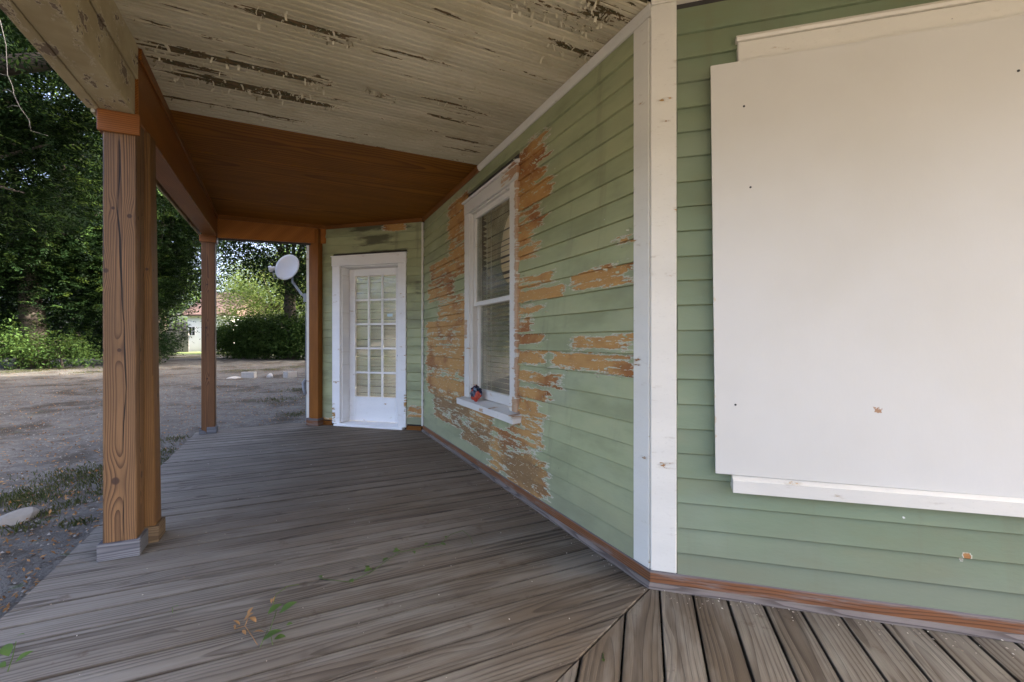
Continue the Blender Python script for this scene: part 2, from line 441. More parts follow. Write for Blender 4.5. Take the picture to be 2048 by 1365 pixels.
def pb(fn, rects):
    """photo rectangles -> wall rectangles (a0,a1,z0,z1), row height taken at the rectangle's middle"""
    out = []
    for x0, x1, y0, y1 in rects:
        t0, t1 = fn(x0, 700)[0], fn(x1, 700)[0]
        xm = (x0 + x1) / 2
        za, zb = fn(xm, y0)[1], fn(xm, y1)[1]
        out.append((min(t0, t1), max(t0, t1), min(za, zb), max(za, zb)))
    return out
peel2 = pb(on2, [
    (1036, 1096, 282, 335), (1036, 1082, 335, 372), (1036, 1098, 374, 412), (1036, 1088, 414, 462), (1036, 1066, 462, 520), (1036, 1076, 494, 520),
    (1036, 1112, 548, 572), (1036, 1128, 578, 600), (1036, 1098, 610, 628), (1036, 1070, 628, 665), (1036, 1092, 668, 690), (1036, 1092, 702, 728),
    (1036, 1122, 744, 768), (1036, 1096, 776, 798), (1036, 1070, 800, 850), (1020, 1092, 820, 880), (960, 1080, 862, 905), (985, 1096, 900, 972),
    (1236, 1276, 472, 486), (1152, 1262, 536, 574), (1150, 1276, 672, 700), (1108, 1276, 708, 744), (1190, 1276, 735, 752),
    (900, 940, 398, 520), (864, 940, 512, 560), (858, 912, 560, 600), (880, 940, 590, 640), (856, 940, 640, 690), (856, 940, 690, 760),
    (856, 940, 760, 800), (870, 990, 800, 862), (930, 1010, 850, 900)])
dirty2 = pb(on2, [(860, 950, 790, 850), (900, 990, 830, 900), (1000, 1100, 900, 980)])
M = {}
M['deck'] = deck_mat()
M['green2'] = paint_mat('peeling_green_paint', peel2, soft=(0.17, 0.03), amp=1.0, dirty_boxes=dirty2)  # lighter than the right wall's green to make up for weaker light here
M['green1'] = paint_mat('green_paint', base=(0.168, 0.220, 0.132), boxes=pb(on1, [(1921, 1935, 1102, 1124)]), soft=(0.02, 0.012), amp=0.8, thr=0.1)  # same green darkened, because this wall catches more light
M['green3'] = paint_mat('worn_green_paint', pb(on3, [(815, 850, 812, 836), (640, 668, 835, 850), (770, 810, 448, 462)]), soft=(0.12, 0.025), amp=0.9, grime=1.6, stains=pb(on3, [(690, 830, 447, 462), (715, 790, 468, 492), (735, 820, 498, 506), (822, 850, 560, 590)]))  # keeps the lightened green, as little light reaches the door wall
M['white'] = paint_mat('old_white_paint', None, green=False, base=(0.70, 0.67, 0.585), grime=1.6, chips=0.685)
wb = [(1.40, 1.458, 0.6, 2.43), (1.40, 1.72, 2.435, 2.53), (2.568, 2.60, 0.9, 2.1), (2.50, 2.60, 1.2, 1.4), (1.97, 2.06, 0.565, 0.60), (1.41, 1.5, .63, .76)]
M['white_peel'] = paint_mat('flaking_white_paint', wb, green=False, base=(0.68, 0.65, 0.59), soft=(0.03, 0.05), amp=0.9, chips=0.67, woods=((0.52, 0.35, 0.22), (0.42, 0.24, 0.13)))
M['white_chip'] = paint_mat('chipped_white_paint', [(1.36, 1.45, .05, .32), (.24, .29, .2, .5)], green=False, base=(0.84, 0.825, 0.80), soft=(0.02, 0.06), thr=0.3, amp=0.9, chips=0.69)
M['stain_x'] = stain_wood('orange_stained_wood', 'x', (0.255, 0.096, 0.018), (0.10, 0.031, 0.007), freq=70, knots=False)
M['stain_h'] = stain_wood('orange_collar_wood', 'h', (0.24, 0.092, 0.026), (0.09, 0.03, 0.010), freq=90, knots=False)
M['stain_z'] = stain_wood('orange_stained_upright', 'z', (0.30, 0.112, 0.022), (0.11, 0.035, 0.008), freq=70)
M['ply'] = stain_wood('stained_plywood', 'x', (0.27, 0.108, 0.014), (0.12, 0.040, 0.006), freq=26, rough=0.6, knots=False, bump=0.06, spec=0.08, dvar=0.25, width=0.8, fibc=0.5)
M['base'] = stain_wood('brown_baseboard_wood', 'x', (0.25, 0.105, 0.045), (0.085, 0.038, 0.02), freq=120, rough=0.7, weather=True)
M['shoe'] = stain_wood('grey_shoe_wood', 'x', (0.22, 0.185, 0.16), (0.075, 0.058, 0.05), freq=160, rough=0.75, knots=False)
M['block'] = stain_wood('grey_block_wood', 'h', (0.14, 0.145, 0.16), (0.04, 0.04, 0.05), freq=150, rough=0.8, knots=False)
M['post1'] = post_mat('cracked_post_wood', (0.185, 0.103, 0.046), (0.034, 0.015, 0.007),
    [(0.0, 2.33, 0.004, 1.93, 0.0042), (0.013, 2.03, -0.022, 1.20, 0.0052), (-0.018, 1.32, -0.028, 0.86, 0.004), (-0.024, 0.95, -0.014, 0.52, 0.0035), (-0.018, 0.36, -0.014, 0.06, 0.003)],
    [(0.028, 1.90, 0.010), (-0.042, 1.865, 0.013), (0.058, 1.56, 0.015), (0.002, 1.13, 0.012), (0.018, 0.42, 0.021)])
M['post2'] = post_mat('brown_post_wood', (0.17, 0.078, 0.028), (0.055, 0.022, 0.009),
    [(0.02, 1.6, 0.03, 0.9, 0.003)], [(0.01, 1.9, 0.012), (0.02, 1.35, 0.015), (0.01, 0.7, 0.012)])
M['dark'] = simple('unlit_timber', (0.05, 0.045, 0.04), 0.9)  # near-black for hidden parts; also stands in for shade in room and holes
M['glass_w'] = glass_mat('dusty_window_glass', 0.0, 0.19, (0.15, 0.165, 0.115), gr=0.16, fk=0.28)
M['glass_d'] = glass_mat('door_glass', 0.02, 0.03)
M['blind'] = simple('cream_blind', (0.86, 0.76, 0.56), 0.55, 0.08)
M['shade'] = simple('pale_blind', (0.68, 0.60, 0.48), 0.55, 0.06)
M['cord'] = simple('white_cord', (0.75, 0.72, 0.65), 0.7)
M['grey_metal'] = simple('grey_painted_metal', (0.22, 0.24, 0.27), 0.45)
M['dish'] = simple('white_dish_enamel', (0.66, 0.68, 0.72), 0.45, 0.05)
M['screw'] = simple('dark_screw', (0.03, 0.03, 0.03), 0.5)

def panel_mat():
    g = G('white_painted_plywood'); a, dep, b = g.sep(g.tc())
    n = g.noise(g.vec(a * 1.5, b * 1.2, 1.0), 1.0, 4.0, 0.6); f = g.noise(g.vec(a * 90.0, b * 30.0, 0.0), 1.0, 3.0)
    c = g.mix(g.sm(n, 0.3, 0.7), (0.555, 0.535, 0.475), (0.585, 0.57, 0.52))
    t, z = on1(1756, 821, 0.06)
    w1 = g.noise(g.vec(a * 90.0, b * 90.0, 4.0), 1.0, 3.0)
    fl = boxes_field(g, a, b, [(t - 0.016, t + 0.016, z - 0.012, z + 0.012)], 0.012, 0.010) + (w1 - 0.5) * 3.0
    c = g.mix(g.sm(fl, 0.1, 0.5), c, (0.34, 0.20, 0.11))
    e = boxes_field(g, a, b, [(-.275, -.255, 0.7, 1.5)], 0.01, 0.2) + (g.noise(g.tc(), 25.0, 3.0) - 0.62) * 9.0
    c = g.mix(g.sm(e, 0.0, 0.4) * 0.6, c, (0.5, 0.38, 0.22))
    return g.done(c, 0.55, f, 0.14, 0.002, 0.35)
M['panel'] = panel_mat()

T_ENDC, BWC = 2.232, 0.0826
def bead_mat():
    g = G('peeling_ceiling_paint'); a, dep, b = g.sep(g.tc())     # object frame of the window wall: x = along wall (across the boards), y = along the boards
    r = g.rnd()
    w1 = g.noise(g.vec(dep * 2.6, a * 26.0, r * 9.0), 1.0, 6.0, 0.62)
    w2 = g.noise(g.vec(dep * 26.0, a * 60.0, 2.0), 1.0, 4.0, 0.65)
    rects = []
    for (xa, ya, xb, yb, wd) in [(488, 14, 720, 88, .030), (640, 62, 700, 84, .05), (770, 95, 930, 142, .012), (268, 82, 660, 170, .035), (300, 118, 460, 150, .03),
                                 (330, 148, 620, 195, .045), (420, 170, 690, 216, .035), (320, 190, 620, 248, .02), (730, 184, 790, 200, .035), (850, 195, 960, 222, .010),
                                 (905, 215, 990, 232, .010), (1165, 5, 1235, 48, .05), (1100, 85, 1190, 112, .022), (1060, 0, 1180, 42, .012), (630, 150, 650, 160, .02), (250, 10, 300, 22, .012)]:
        t0, u0 = ceil_tu(xa, ya); t1, u1 = ceil_tu(xb, yb)
        tm = (t0 + t1) / 2
        rects.append((tm - wd, tm + wd, min(u0, u1), max(u0, u1)))
    f = g.m('MINIMUM', boxes_field(g, a, dep, rects, 0.020, 0.16), 0.7) + (w1 - 0.5) * 3.6 + (w2 - 0.5) * 1.8
    f = g.m('MAXIMUM', f - 0.25, (w1 - 0.685) * 9.0 + (w2 - 0.5) * 3.0)
    # towards the corner the paint is shattered into flakes
    z2 = boxes_field(g, a, dep, [(-0.25, 0.35, -0.1, 1.1)], 0.4, 0.5)
    flk = (g.noise(g.vec(dep * 14.0, a * 45.0, 7.0), 1.0, 5.0, 0.7) - 0.60) * 7.0 + g.m('MINIMUM', z2, 0.2) * 1.6 - 0.35
    f = g.m('MAXIMUM', f, flk)
    jn = g.m('ABSOLUTE', g.m('FRACT', (a * -1.0 + T_ENDC) * (1.0 / BWC)) - 0.5)
    jg = g.noise(g.vec(dep * 1.3, a * 13.0, 5.0), 1.0, 4.0, 0.65)
    f = g.m('MAXIMUM', f, g.sm(jn, 0.455, 0.485) * 1.2 + (jg - 0.53) * 9.0 - 1.0 + (w2 - 0.5) * 1.2)
    bare = g.sm(f, 0.0, 0.12); rim = g.sm(f, -0.5, -0.12)
    blot = g.noise(g.vec(dep * 0.9, a * 1.6, 1.0), 1.0, 4.0, 0.6)
    c = g.mix(g.sm(blot, 0.3, 0.7), (0.42, 0.375, 0.255), (0.53, 0.49, 0.37))
    ln = g.noise(g.vec(dep * 1.5, a * 90.0, r), 1.0, 3.0, 0.6)
    c = g.mix(g.sm(ln, 0.52, 0.72) * 0.35, c, (0.30, 0.245, 0.145))
    mott = g.noise(g.tc(), 4.5, 5.0, 0.65)
    c = g.mix(g.sm(mott, 0.5, 0.72) * 0.4, c, (0.33, 0.265, 0.16))
    c = g.hsv(c, 0.5, 1.0, r * 0.24 + 0.86)
    c = g.mix(rim * 0.35, c, (0.62, 0.55, 0.40))
    under = g.mix(g.sm(w2, 0.35, 0.65), (0.060, 0.062, 0.030), (0.135, 0.085, 0.042))
    c = g.mix(bare, c, under)
    return g.done(c, 0.75, (1.0 - bare) + rim * 0.6 + w2 * 0.3, 0.8, 0.004, 0.2)
M['bead'] = bead_mat()

def beam_mat():
    g = G('dingy_beam_paint'); a, b, c0 = g.sep(g.tc())
    w1 = g.noise(g.vec(a * 5.0, b * 14.0, c0 * 9.0), 1.0, 6.0, 0.62); w2 = g.noise(g.tc(), 45.0, 4.0, 0.6)
    f = (w1 - 0.585) * 9.0 + (w2 - 0.5) * 2.6
    bare = g.sm(f, 0.0, 0.15); rim = g.sm(f, -0.5, -0.1)
    bl = g.noise(g.tc(), 3.0, 4.0, 0.6)
    c = g.mix(g.sm(bl, 0.3, 0.7), (0.27, 0.215, 0.12), (0.40, 0.34, 0.21))
    c = g.mix(rim * 0.6, c, (0.46, 0.40, 0.29)); c = g.mix(bare, c, (0.16, 0.12, 0.085))
    return g.done(c, 0.8, (1.0 - bare) + rim * 0.5 + w2 * 0.25, 0.8, 0.004, 0.2)
M['beam'] = beam_mat()

def ground_mat():
    g = G('sandy_yard'); p = g.geo('Position'); x, y, z = g.sep(p)
    n1 = g.noise(p, 0.55, 5.0, 0.6); n2 = g.noise(p, 4.0, 5.0, 0.65); n3 = g.noise(p, 45.0, 4.0, 0.7); n4 = g.noise(p, 0.25, 3.0)
    c = g.mix(g.sm(n2, 0.3, 0.7), (0.082, 0.078, 0.072), (0.135, 0.129, 0.118))
    n6 = g.noise(p, 1.3, 6.0, 0.7)
    c = g.mix(g.sm(n1, 0.47, 0.58) * g.sm(n6, 0.40, 0.56) * 0.9, c, (0.034, 0.027, 0.019))
    c = g.mix(g.sm(n6, 0.56, 0.64) * 0.6, c, (0.045, 0.037, 0.028))
    c = g.mix(g.sm(n2, 0.60, 0.66) * g.sm(n4, 0.45, 0.6) * 0.8, c, (0.055, 0.075, 0.03))
    n5 = g.noise(p, 14.0, 5.0, 0.7)
    c = g.mix(g.sm(n3, 0.52, 0.66) * 0.65, c, (0.05, 0.042, 0.034))
    c = g.mix(g.sm(n5, 0.53, 0.64) * 0.75, c, (0.055, 0.043, 0.032))
    c = g.mix(g.sm(n3, 0.40, 0.30) * 0.5, c, (0.19, 0.172, 0.142))
    # lawn beyond the yard
    far = g.sm(y + x * 0.12 + n1 * 6.0, 31.0, 35.0)
    c = g.mix(far, c, (0.10, 0.13, 0.045))
    return g.done(c, 0.9, n2 * 1.0 + n3 * 0.4 + n5 * 0.6, 1.0, 0.04, 0.15)
M['ground'] = ground_mat()
M['bark'] = simple('tree_bark', (0.075, 0.06, 0.048), 0.9, 0.4, 14.0, 0.6)
M['bark_pale'] = simple('pale_dead_bark', (0.13, 0.12, 0.10), 0.8, 0.2)
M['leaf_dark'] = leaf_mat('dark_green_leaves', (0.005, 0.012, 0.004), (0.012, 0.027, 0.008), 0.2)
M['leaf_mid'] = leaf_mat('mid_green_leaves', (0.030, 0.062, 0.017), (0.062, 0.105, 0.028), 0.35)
M['leaf_hedge'] = leaf_mat('hedge_leaves', (0.018, 0.040, 0.010), (0.045, 0.078, 0.020), 0.25)
M['leaf_light'] = leaf_mat('yellow_green_leaves', (0.040, 0.072, 0.020), (0.085, 0.120, 0.036), 0.35)
M['leaf_brown'] = leaf_mat('dead_leaves', (0.16, 0.085, 0.035), (0.30, 0.18, 0.08), 0.15, 0.8)
M['grass'] = leaf_mat('grass_blades', (0.04, 0.06, 0.02), (0.09, 0.095, 0.04), 0.3)
M['concrete'] = simple('grey_concrete', (0.30, 0.29, 0.27), 0.9, 0.25, 20.0, 0.5)
M['stone'] = simple('pale_stone', (0.19, 0.175, 0.15), 0.9, 0.25, 12.0, 0.6)
M['nb_white'] = simple('white_siding', (0.75, 0.75, 0.74), 0.6, 0.05)
M['nb_roof'] = simple('rusty_red_roof', (0.07, 0.042, 0.034), 0.8, 0.3)
M['nb_dark'] = simple('dark_window', (0.02, 0.022, 0.025), 0.15, 0.1)
M['fence'] = simple('grey_fence_boards', (0.14, 0.13, 0.12), 0.85, 0.25)

# ------------------------------------------------------------------ ground
def gz(x, y):
    r = np.hypot(x, y)
    def ss(v, a, b):
        q = np.clip((v - a) / (b - a), 0, 1); return q * q * (3 - 2 * q)
    return -0.20 + 0.19 * ss(r, 5, 17) + 0.22 * ss(r, 17, 36) + 0.018 * np.sin(x * 1.3 + y * .7) * np.sin(y * 1.1 - x * .4) * ss(r, 2, 8)
ax = np.concatenate([-np.geomspace(600, 40, 16), np.linspace(-38, 12, 170), np.geomspace(14, 600, 16)])
ay = np.concatenate([-np.geomspace(600, 12, 16), np.linspace(-10, 48, 190), np.geomspace(50, 600, 16)])
gx, gy = np.meshgrid(ax, ay)
bumps = NR.normal(0, 0.007, gx.shape)
gv = np.stack([gx, gy, gz(gx, gy) + bumps], -1).reshape(-1, 3)
nx, ny = len(ax), len(ay)
ii = (np.arange(ny - 1)[:, None] * nx + np.arange(nx - 1)[None]).ravel()
me = np_mesh(gv, np.stack([ii, ii + 1, ii + nx + 1, ii + nx], -1))
for p in me.polygons: p.use_smooth = True
tag(link('ground', me, M['ground']), 'sandy unpaved yard with leaf litter beside the porch', 'ground', kind='structure')

# ------------------------------------------------------------------ house body behind the cladding (closed, dark inside)
house = thing('house', 'old house behind the porch, white corner trim at its far left end', 'house', (0, 0, 0))
def prism(poly, z0, z1):
    n = len(poly)
    V = [(p[0], p[1], z0) for p in poly] + [(p[0], p[1], z1) for p in poly]
    Fc = [(i, (i + 1) % n, (i + 1) % n + n, i + n) for i in range(n)] + [tuple(range(n))[::-1], tuple(range(n, 2 * n))]
    return from_lists(V, Fc)
def W(o, d, n, a, y): 
    p = o + d * a + n * y
    return (p.x, p.y)
W3END = 1.825
# sheathing with openings: window wall
def sheath(o, d, n, a0, a1, holes, z0=-0.25, z1=3.2, th=0.12):
    xs = sorted({a0, a1} | {v for h in holes for v in h[:2]}); parts = []
    for i in range(len(xs) - 1):
        xa, xb = xs[i], xs[i + 1]
        hz = [h for h in holes if h[0] <= xa + 1e-6 and h[1] >= xb - 1e-6]
        spans = [(z0, z1)] if not hz else [(z0, hz[0][2]), (hz[0][3], z1)]
        for za, zb in spans:
            P = [W(o, d, n, xa, -0.012), W(o, d, n, xb, -0.012), W(o, d, n, xb, -th), W(o, d, n, xa, -th)]
            m_ = prism(P, za, zb); parts.append(([v.co for v in m_.vertices], [tuple(p.vertices) for p in m_.polygons]))
    return from_lists(*join_lists(parts))
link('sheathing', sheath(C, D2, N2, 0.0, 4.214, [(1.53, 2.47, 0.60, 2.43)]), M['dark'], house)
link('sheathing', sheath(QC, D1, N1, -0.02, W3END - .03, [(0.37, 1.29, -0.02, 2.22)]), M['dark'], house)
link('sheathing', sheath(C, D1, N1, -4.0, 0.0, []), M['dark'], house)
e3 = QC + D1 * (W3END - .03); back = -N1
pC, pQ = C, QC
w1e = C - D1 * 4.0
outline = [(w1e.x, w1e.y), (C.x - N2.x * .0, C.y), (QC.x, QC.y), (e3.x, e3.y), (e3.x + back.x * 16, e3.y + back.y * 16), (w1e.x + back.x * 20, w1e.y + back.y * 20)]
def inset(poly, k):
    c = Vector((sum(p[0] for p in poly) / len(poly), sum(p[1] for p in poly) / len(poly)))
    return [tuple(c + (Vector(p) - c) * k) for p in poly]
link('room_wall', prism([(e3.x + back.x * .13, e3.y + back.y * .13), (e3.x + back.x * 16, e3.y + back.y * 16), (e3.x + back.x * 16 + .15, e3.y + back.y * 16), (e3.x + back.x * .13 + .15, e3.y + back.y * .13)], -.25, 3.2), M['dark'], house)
link('upper_storey', prism(inset(outline, 0.985), 3.2, 6.6), M['dark'], house)  # unseen storey added to block the sun
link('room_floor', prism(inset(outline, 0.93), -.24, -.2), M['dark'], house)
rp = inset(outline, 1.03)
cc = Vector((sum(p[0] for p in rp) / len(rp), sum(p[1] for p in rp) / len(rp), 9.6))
link('roof', from_lists([(p[0], p[1], 6.6) for p in rp] + [tuple(cc)], [(i, (i + 1) % 6, 6) for i in range(6)] + [tuple(range(6))[::-1]]), M['dark'], house)  # unseen roof over it, also put in to block the sun
fr3 = thing('corner_trim_frame', None, None, QC, ROT1); fr3.parent = house
box('corner_board', 1.72, W3END + .02, 0.0, 0.028, -0.16, 2.72, M['white'], fr3)
box('corner_board', W3END - .008, W3END + .02, -0.12, -0.001, -0.16, 2.72, M['white'], fr3)
V1, F1 = tube([(W3END + .04, .0, -.15), (W3END + .04, 0, .50), (W3END + .05, .02, .62)], .012, 8)
V2, F2 = tube([(W3END + .03, .03, .42), (W3END + .055, .04, .50), (W3END + .06, .04, .58), (W3END + .03, .03, .63)], .022, 8)
V3, F3 = tube([(W3END + .035, .02, .6), (W3END + .028, .03, 1.1), (W3END + .034, .02, 1.5), (W3END + .03, .03, 1.72)], .005, 6)
link('conduit', from_lists(*join_lists([(V1, F1), (V2, F2), (V3, F3)]), smooth=True), M['grey_metal'], fr3)

# ------------------------------------------------------------------ clapboard walls
def clap(parent, x0, x1, k, mat, zlo=None, zhi=None):
    z0 = Z0 + PITCH * k; z1 = z0 + PITCH + 0.012
    if zlo is not None: z0 = max(z0, zlo)
    if zhi is not None: z1 = min(z1, zhi)
    if z1 - z0 < 0.02: return
    q = R.uniform(-.0015, .0015); e = R.uniform(-.002, .002)
    f = (z1 - z0) / (PITCH + .012)
    y0, y1 = 0.023 + q, 0.023 + q - 0.019 * f
    a0, a1 = x0 + R.uniform(0, .002), x1 - R.uniform(0, .003)
    me = hull([(a0, -.010, z0), (a1, -.010, z0 + e), (a0, y0 - .002, z0), (a1, y0 - .002, z0 + e), (a0, y0, z0 + .002), (a1, y0, z0 + .002 + e),
               (a0, -.010, z1), (a1, -.010, z1 + e), (a0, y1, z1), (a1, y1, z1 + e)])
    return link('clapboard', me, mat, parent)
wall2 = thing('clapboard_wall', 'green clapboard wall with heavily peeled patches around the tall window', 'wall', C, ROT2, kind='thing')
wall1 = thing('clapboard_wall', 'green clapboard wall behind the large white board at the right', 'wall', C, ROT1, kind='thing')
wall3 = thing('clapboard_wall', 'narrow green clapboard wall around the glazed white door', 'wall', QC, ROT1, kind='thing')
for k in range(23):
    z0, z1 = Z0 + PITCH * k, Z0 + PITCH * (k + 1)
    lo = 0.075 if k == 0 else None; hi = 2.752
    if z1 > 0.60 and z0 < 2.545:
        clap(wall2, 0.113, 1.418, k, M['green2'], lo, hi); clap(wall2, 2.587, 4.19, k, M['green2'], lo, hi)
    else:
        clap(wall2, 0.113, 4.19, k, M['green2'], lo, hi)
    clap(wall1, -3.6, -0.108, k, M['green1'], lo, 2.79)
    if z0 < 2.30:
        clap(wall3, 0.03, 0.256, k, M['green3'], lo, hi); clap(wall3, 1.412, 1.73, k, M['green3'], lo, hi)
    else:
        clap(wall3, 0.03, 1.73, k, M['green3'], lo, hi)
# corner boards
box('corner_board', 0.0, 0.112, -.01, 0.027, 0.079, 2.745, M['white'], wall2, .004)
box('corner_board', -0.106, 0.012, -.01, 0.0275, 0.079, 2.79, M['white'], wall1, .004)
box('corner_bead', 0.0, 0.030, -.01, 0.035, 0.06, 2.74, M['white'], wall3, .008)
# skirting: board and shoe
kk = 0.445
def skirt(parent, x0, x1, e0, e1):
    link('baseboard', extrude_x([(0.0, 0.0), (0.030, 0.0), (0.030, 0.070), (0.026, 0.078), (0.0, 0.080)], x0, x1, e0, e1), M['base'], parent)
    link('shoe_moulding', extrude_x([(0.0305, 0.0), (0.048, 0.0), (0.046, 0.012), (0.038, 0.022), (0.0305, 0.026)], x0, x1, e0, e1), M['shoe'], parent)
skirt(wall2, 0.0, 4.21, -kk, -0.45)
skirt(wall1, -3.6, 0.0, 0, kk)
box('baseboard', 0.03, 0.25, 0, .03, 0, .055, M['stain_x'], wall3)
box('baseboard', 1.42, 1.56, 0, .03, 0, .06, M['stain_x'], wall3)
# ceiling trim on the walls
crown = [(0.0, 0.0), (0.018, 0.0), (0.030, 0.018), (0.036, 0.045), (0.0, 0.045)]
def crown_at(parent, x0, x1, mat, e0=0, e1=0):
    link('ceiling_trim', extrude_x([(y, z + CEIL - .047) for y, z in crown], x0, x1, e0, e1), mat, parent)
crown_at(wall2, 0.0, 2.235, M['white'], -kk, 0)
crown_at(wall2, 2.237, 4.20, M['stain_x'], 0, -.45)
crown_at(wall3, 0.0, 1.70, M['stain_x'], .45, 0)
box('frieze_board', -3.6, 0.01, -.01, .03, 2.792, 2.9, M['white'], wall1)

def flakes(name, label, parent, spots, wall, seed, cols):
    """little curls of paint lifting off: spots = [(a, b, size)], on a wall (a along, b up) or on the ceiling (a across, b along the boards)"""
    rf = random.Random(seed); V, Fc = [], []
    for a_, b_, sz in spots:
        q = rf.choice([0, math.pi]) + rf.gauss(0, .5) if rf.random() < .55 else rf.uniform(0, 6.28)
        L = sz * rf.uniform(.7, 1.6); wd = sz * rf.uniform(.35, .9); cu = rf.uniform(.5, 1.5)
        c_, s_ = math.cos(q), math.sin(q); o = len(V); sk = rf.uniform(-.3, .3)
        for i in range(4):
            x = i / 3 * L; h = (x * x / L) * cu * .8 + .0012; x2 = x * (1 - .25 * cu * i / 3)
            for jn in (-1, 0, 1):
                y = jn * wd / 2 * (1 - .35 * i / 3 * rf.uniform(.4, 1.2)) + sk * x
                u, v = x2 * c_ - y * s_, x2 * s_ + y * c_
                V.append((a_ + u, wall + h, b_ + v) if wall is not None else (a_ + u, b_ + v, CEIL - .0005 - h))
        for i in range(3):
            for jn in range(2): Fc.append((o + i * 3 + jn, o + i * 3 + jn + 1, o + i * 3 + jn + 4, o + i * 3 + jn + 3))
    g = G(name + '_paint'); c = g.mix(g.geo('Random Per Island'), cols[0], cols[1])
    o = link(name, from_lists(V, Fc), g.done(g.mix(g.geo('Backfacing'), c, cols[2]), .7), parent); o['kind'] = 'stuff'
    return o
rs = random.Random(4); sp_ = []
for a0, a1, b0, b1 in peel2:
    n_ = int(5 + 22 * ((a1 - a0) + (b1 - b0)))
    for _ in range(n_):
        e = rs.random()
        if e < .65: a_, b_ = rs.uniform(a0, a1), rs.choice([b0, b1]) + rs.gauss(0, .012)
        else: a_, b_ = rs.choice([a0, a1]) + rs.gauss(0, .03), rs.uniform(b0, b1)
        if (1.39 < a_ < 2.62 and .53 < b_ < 2.58) or a_ < .125 or a_ > 4.15 or not .1 < b_ < 2.7: continue
        k_ = (b_ - Z0) % PITCH / PITCH
        sp_.append((a_, b_, rs.uniform(.006, .017)))
flakes('paint_flakes', None, wall2, sp_, .021, 9, ((0.30, 0.34, 0.19), (0.44, 0.42, 0.30), (0.58, 0.52, 0.38)))

# ------------------------------------------------------------------ tall window in the peeled wall
win = thing('sash_window', 'tall double hung window with broken upper pane and flaking white trim', 'window', C, ROT2, kind='thing')
box('casing', 1.419, 1.545, -.01, .034, .632, 2.42, M['white_peel'], win)
box('casing', 2.458, 2.585, -.01, .034, .632, 2.42, M['white_peel'], win)
box('head_casing', 1.415, 2.589, -.01, .036, 2.422, 2.535, M['white_peel'], win)
link('drip_cap', extrude_x([(-.01, 2.537), (.050, 2.537), (.058, 2.548), (.046, 2.56), (-.01, 2.575)], 1.395, 2.61), M['white_peel'], win)
link('sill', extrude_x([(-.10, .575), (.088, .555), (.090, .612), (-.10, .636)], 1.375, 2.66), M['white_peel'], win)
for xa, xb in ((1.545, 1.563), (2.440, 2.458)): box('jamb', xa, xb, -.10, .018, .637, 2.42, M['white_peel'], win)
box('jamb', 1.564, 2.439, -.10, .018, 2.402, 2.42, M['white_peel'], win)
for xa, xb in ((1.564, 1.578), (2.425, 2.439)): box('stop_bead', xa, xb, -.004, .012, .637, 2.40, M['white_peel'], win)
def sash(z0, z1, ya, yb, bot, top):
    s = thing('sash', None, None); s.parent = win
    box('stile', 1.566, 1.620, ya, yb, z0, z1, M['white_peel'], s); box('stile', 2.384, 2.437, ya, yb, z0, z1, M['white_peel'], s)
    box('rail', 1.621, 2.383, ya, yb, z0, z0 + bot, M['white_peel'], s); box('rail', 1.621, 2.383, ya, yb, z1 - top, z1, M['white_peel'], s)
    return s
up = sash(1.51, 2.40, -.040, -.006, .042, .05)
lo_ = sash(.640, 1.548, -.080, -.044, .085, .036)
# upper pane: a jagged round bite is missing on the right hand side
zA, zB = 1.545, 2.357; yg = -.024
bite = [on2(x, y, yg) for x, y in [(1019, 450), (1006, 478), (996, 512), (993, 540), (995, 565), (1003, 585), (1012, 594), (1026, 600)]]
bt = [(1.615, 2.30), (1.66, 2.27)]
hole = [(1.615, 2.235)] + [(max(1.625, t), min(2.3, max(1.6, z))) for t, z in [(1.70, 2.20), (1.79, 2.10), (1.835, 1.99), (1.845, 1.90), (1.83, 1.80), (1.775, 1.705), (1.70, 1.655)]] + [(1.615, 1.64)]
pts = [(1.615, zA), (2.39, zA), (2.39, zB), (1.615, zB)]
def pane_mesh(poly, y, th=.003):
    n = len(poly)
    V = [(p[0], y, p[1]) for p in poly] + [(p[0], y - th, p[1]) for p in poly]
    Fc = [tuple(range(n)), tuple(range(n, 2 * n))[::-1]] + [(i, i + n, (i + 1) % n + n, (i + 1) % n) for i in range(n)]
    return from_lists(V, Fc)
link('pane', pane_mesh([(1.615, zA), (2.39, zA), (2.39, zB), (1.615, zB)] + hole, yg), M['glass_w'], up)
link('pane', pane_mesh([(1.615, .72), (2.39, .72), (2.39, 1.52), (1.615, 1.52)], -.062), M['glass_w'], lo_)
# venetian blind behind the window
bl = thing('venetian_blind', 'cream slatted blind hanging behind the broken window', 'blind', C, ROT2)
sm_ = hull([(1.60, -.026, 0), (2.41, -.026, 0), (1.60, 0, .004), (2.41, 0, .004), (1.60, .026, 0), (2.41, .026, 0), (1.60, 0, .0015), (2.41, 0, .0015), (1.6, -.026, .0012), (2.41, -.026, .0012), (1.6, .026, .0012), (2.41, .026, .0012)])
nsl = 35
for i in range(nsl):
    o = link('slat', sm_, M['blind'], bl, loc=(0, -.122, .70 + i * .0480))
    o.rotation_euler = (.27 + R.uniform(-.05, .05), R.uniform(-.004, .004), 0)
for t in (1.78, 2.20, 2.30):
    link('cord', from_lists(*tube([(t, -.092, .69), (t + .004, -.091, 1.5), (t, -.092, 2.38)], .004, 6), smooth=True), M['cord'], bl)
box('head_rail', 1.60, 2.41, -.15, -.10, 2.37, 2.40, M['blind'], bl)
box('backing_curtain', 1.5, 2.5, -.52, -.50, .55, 2.45, M['dark'], bl)  # dark sheet standing in for the unlit room behind the blind
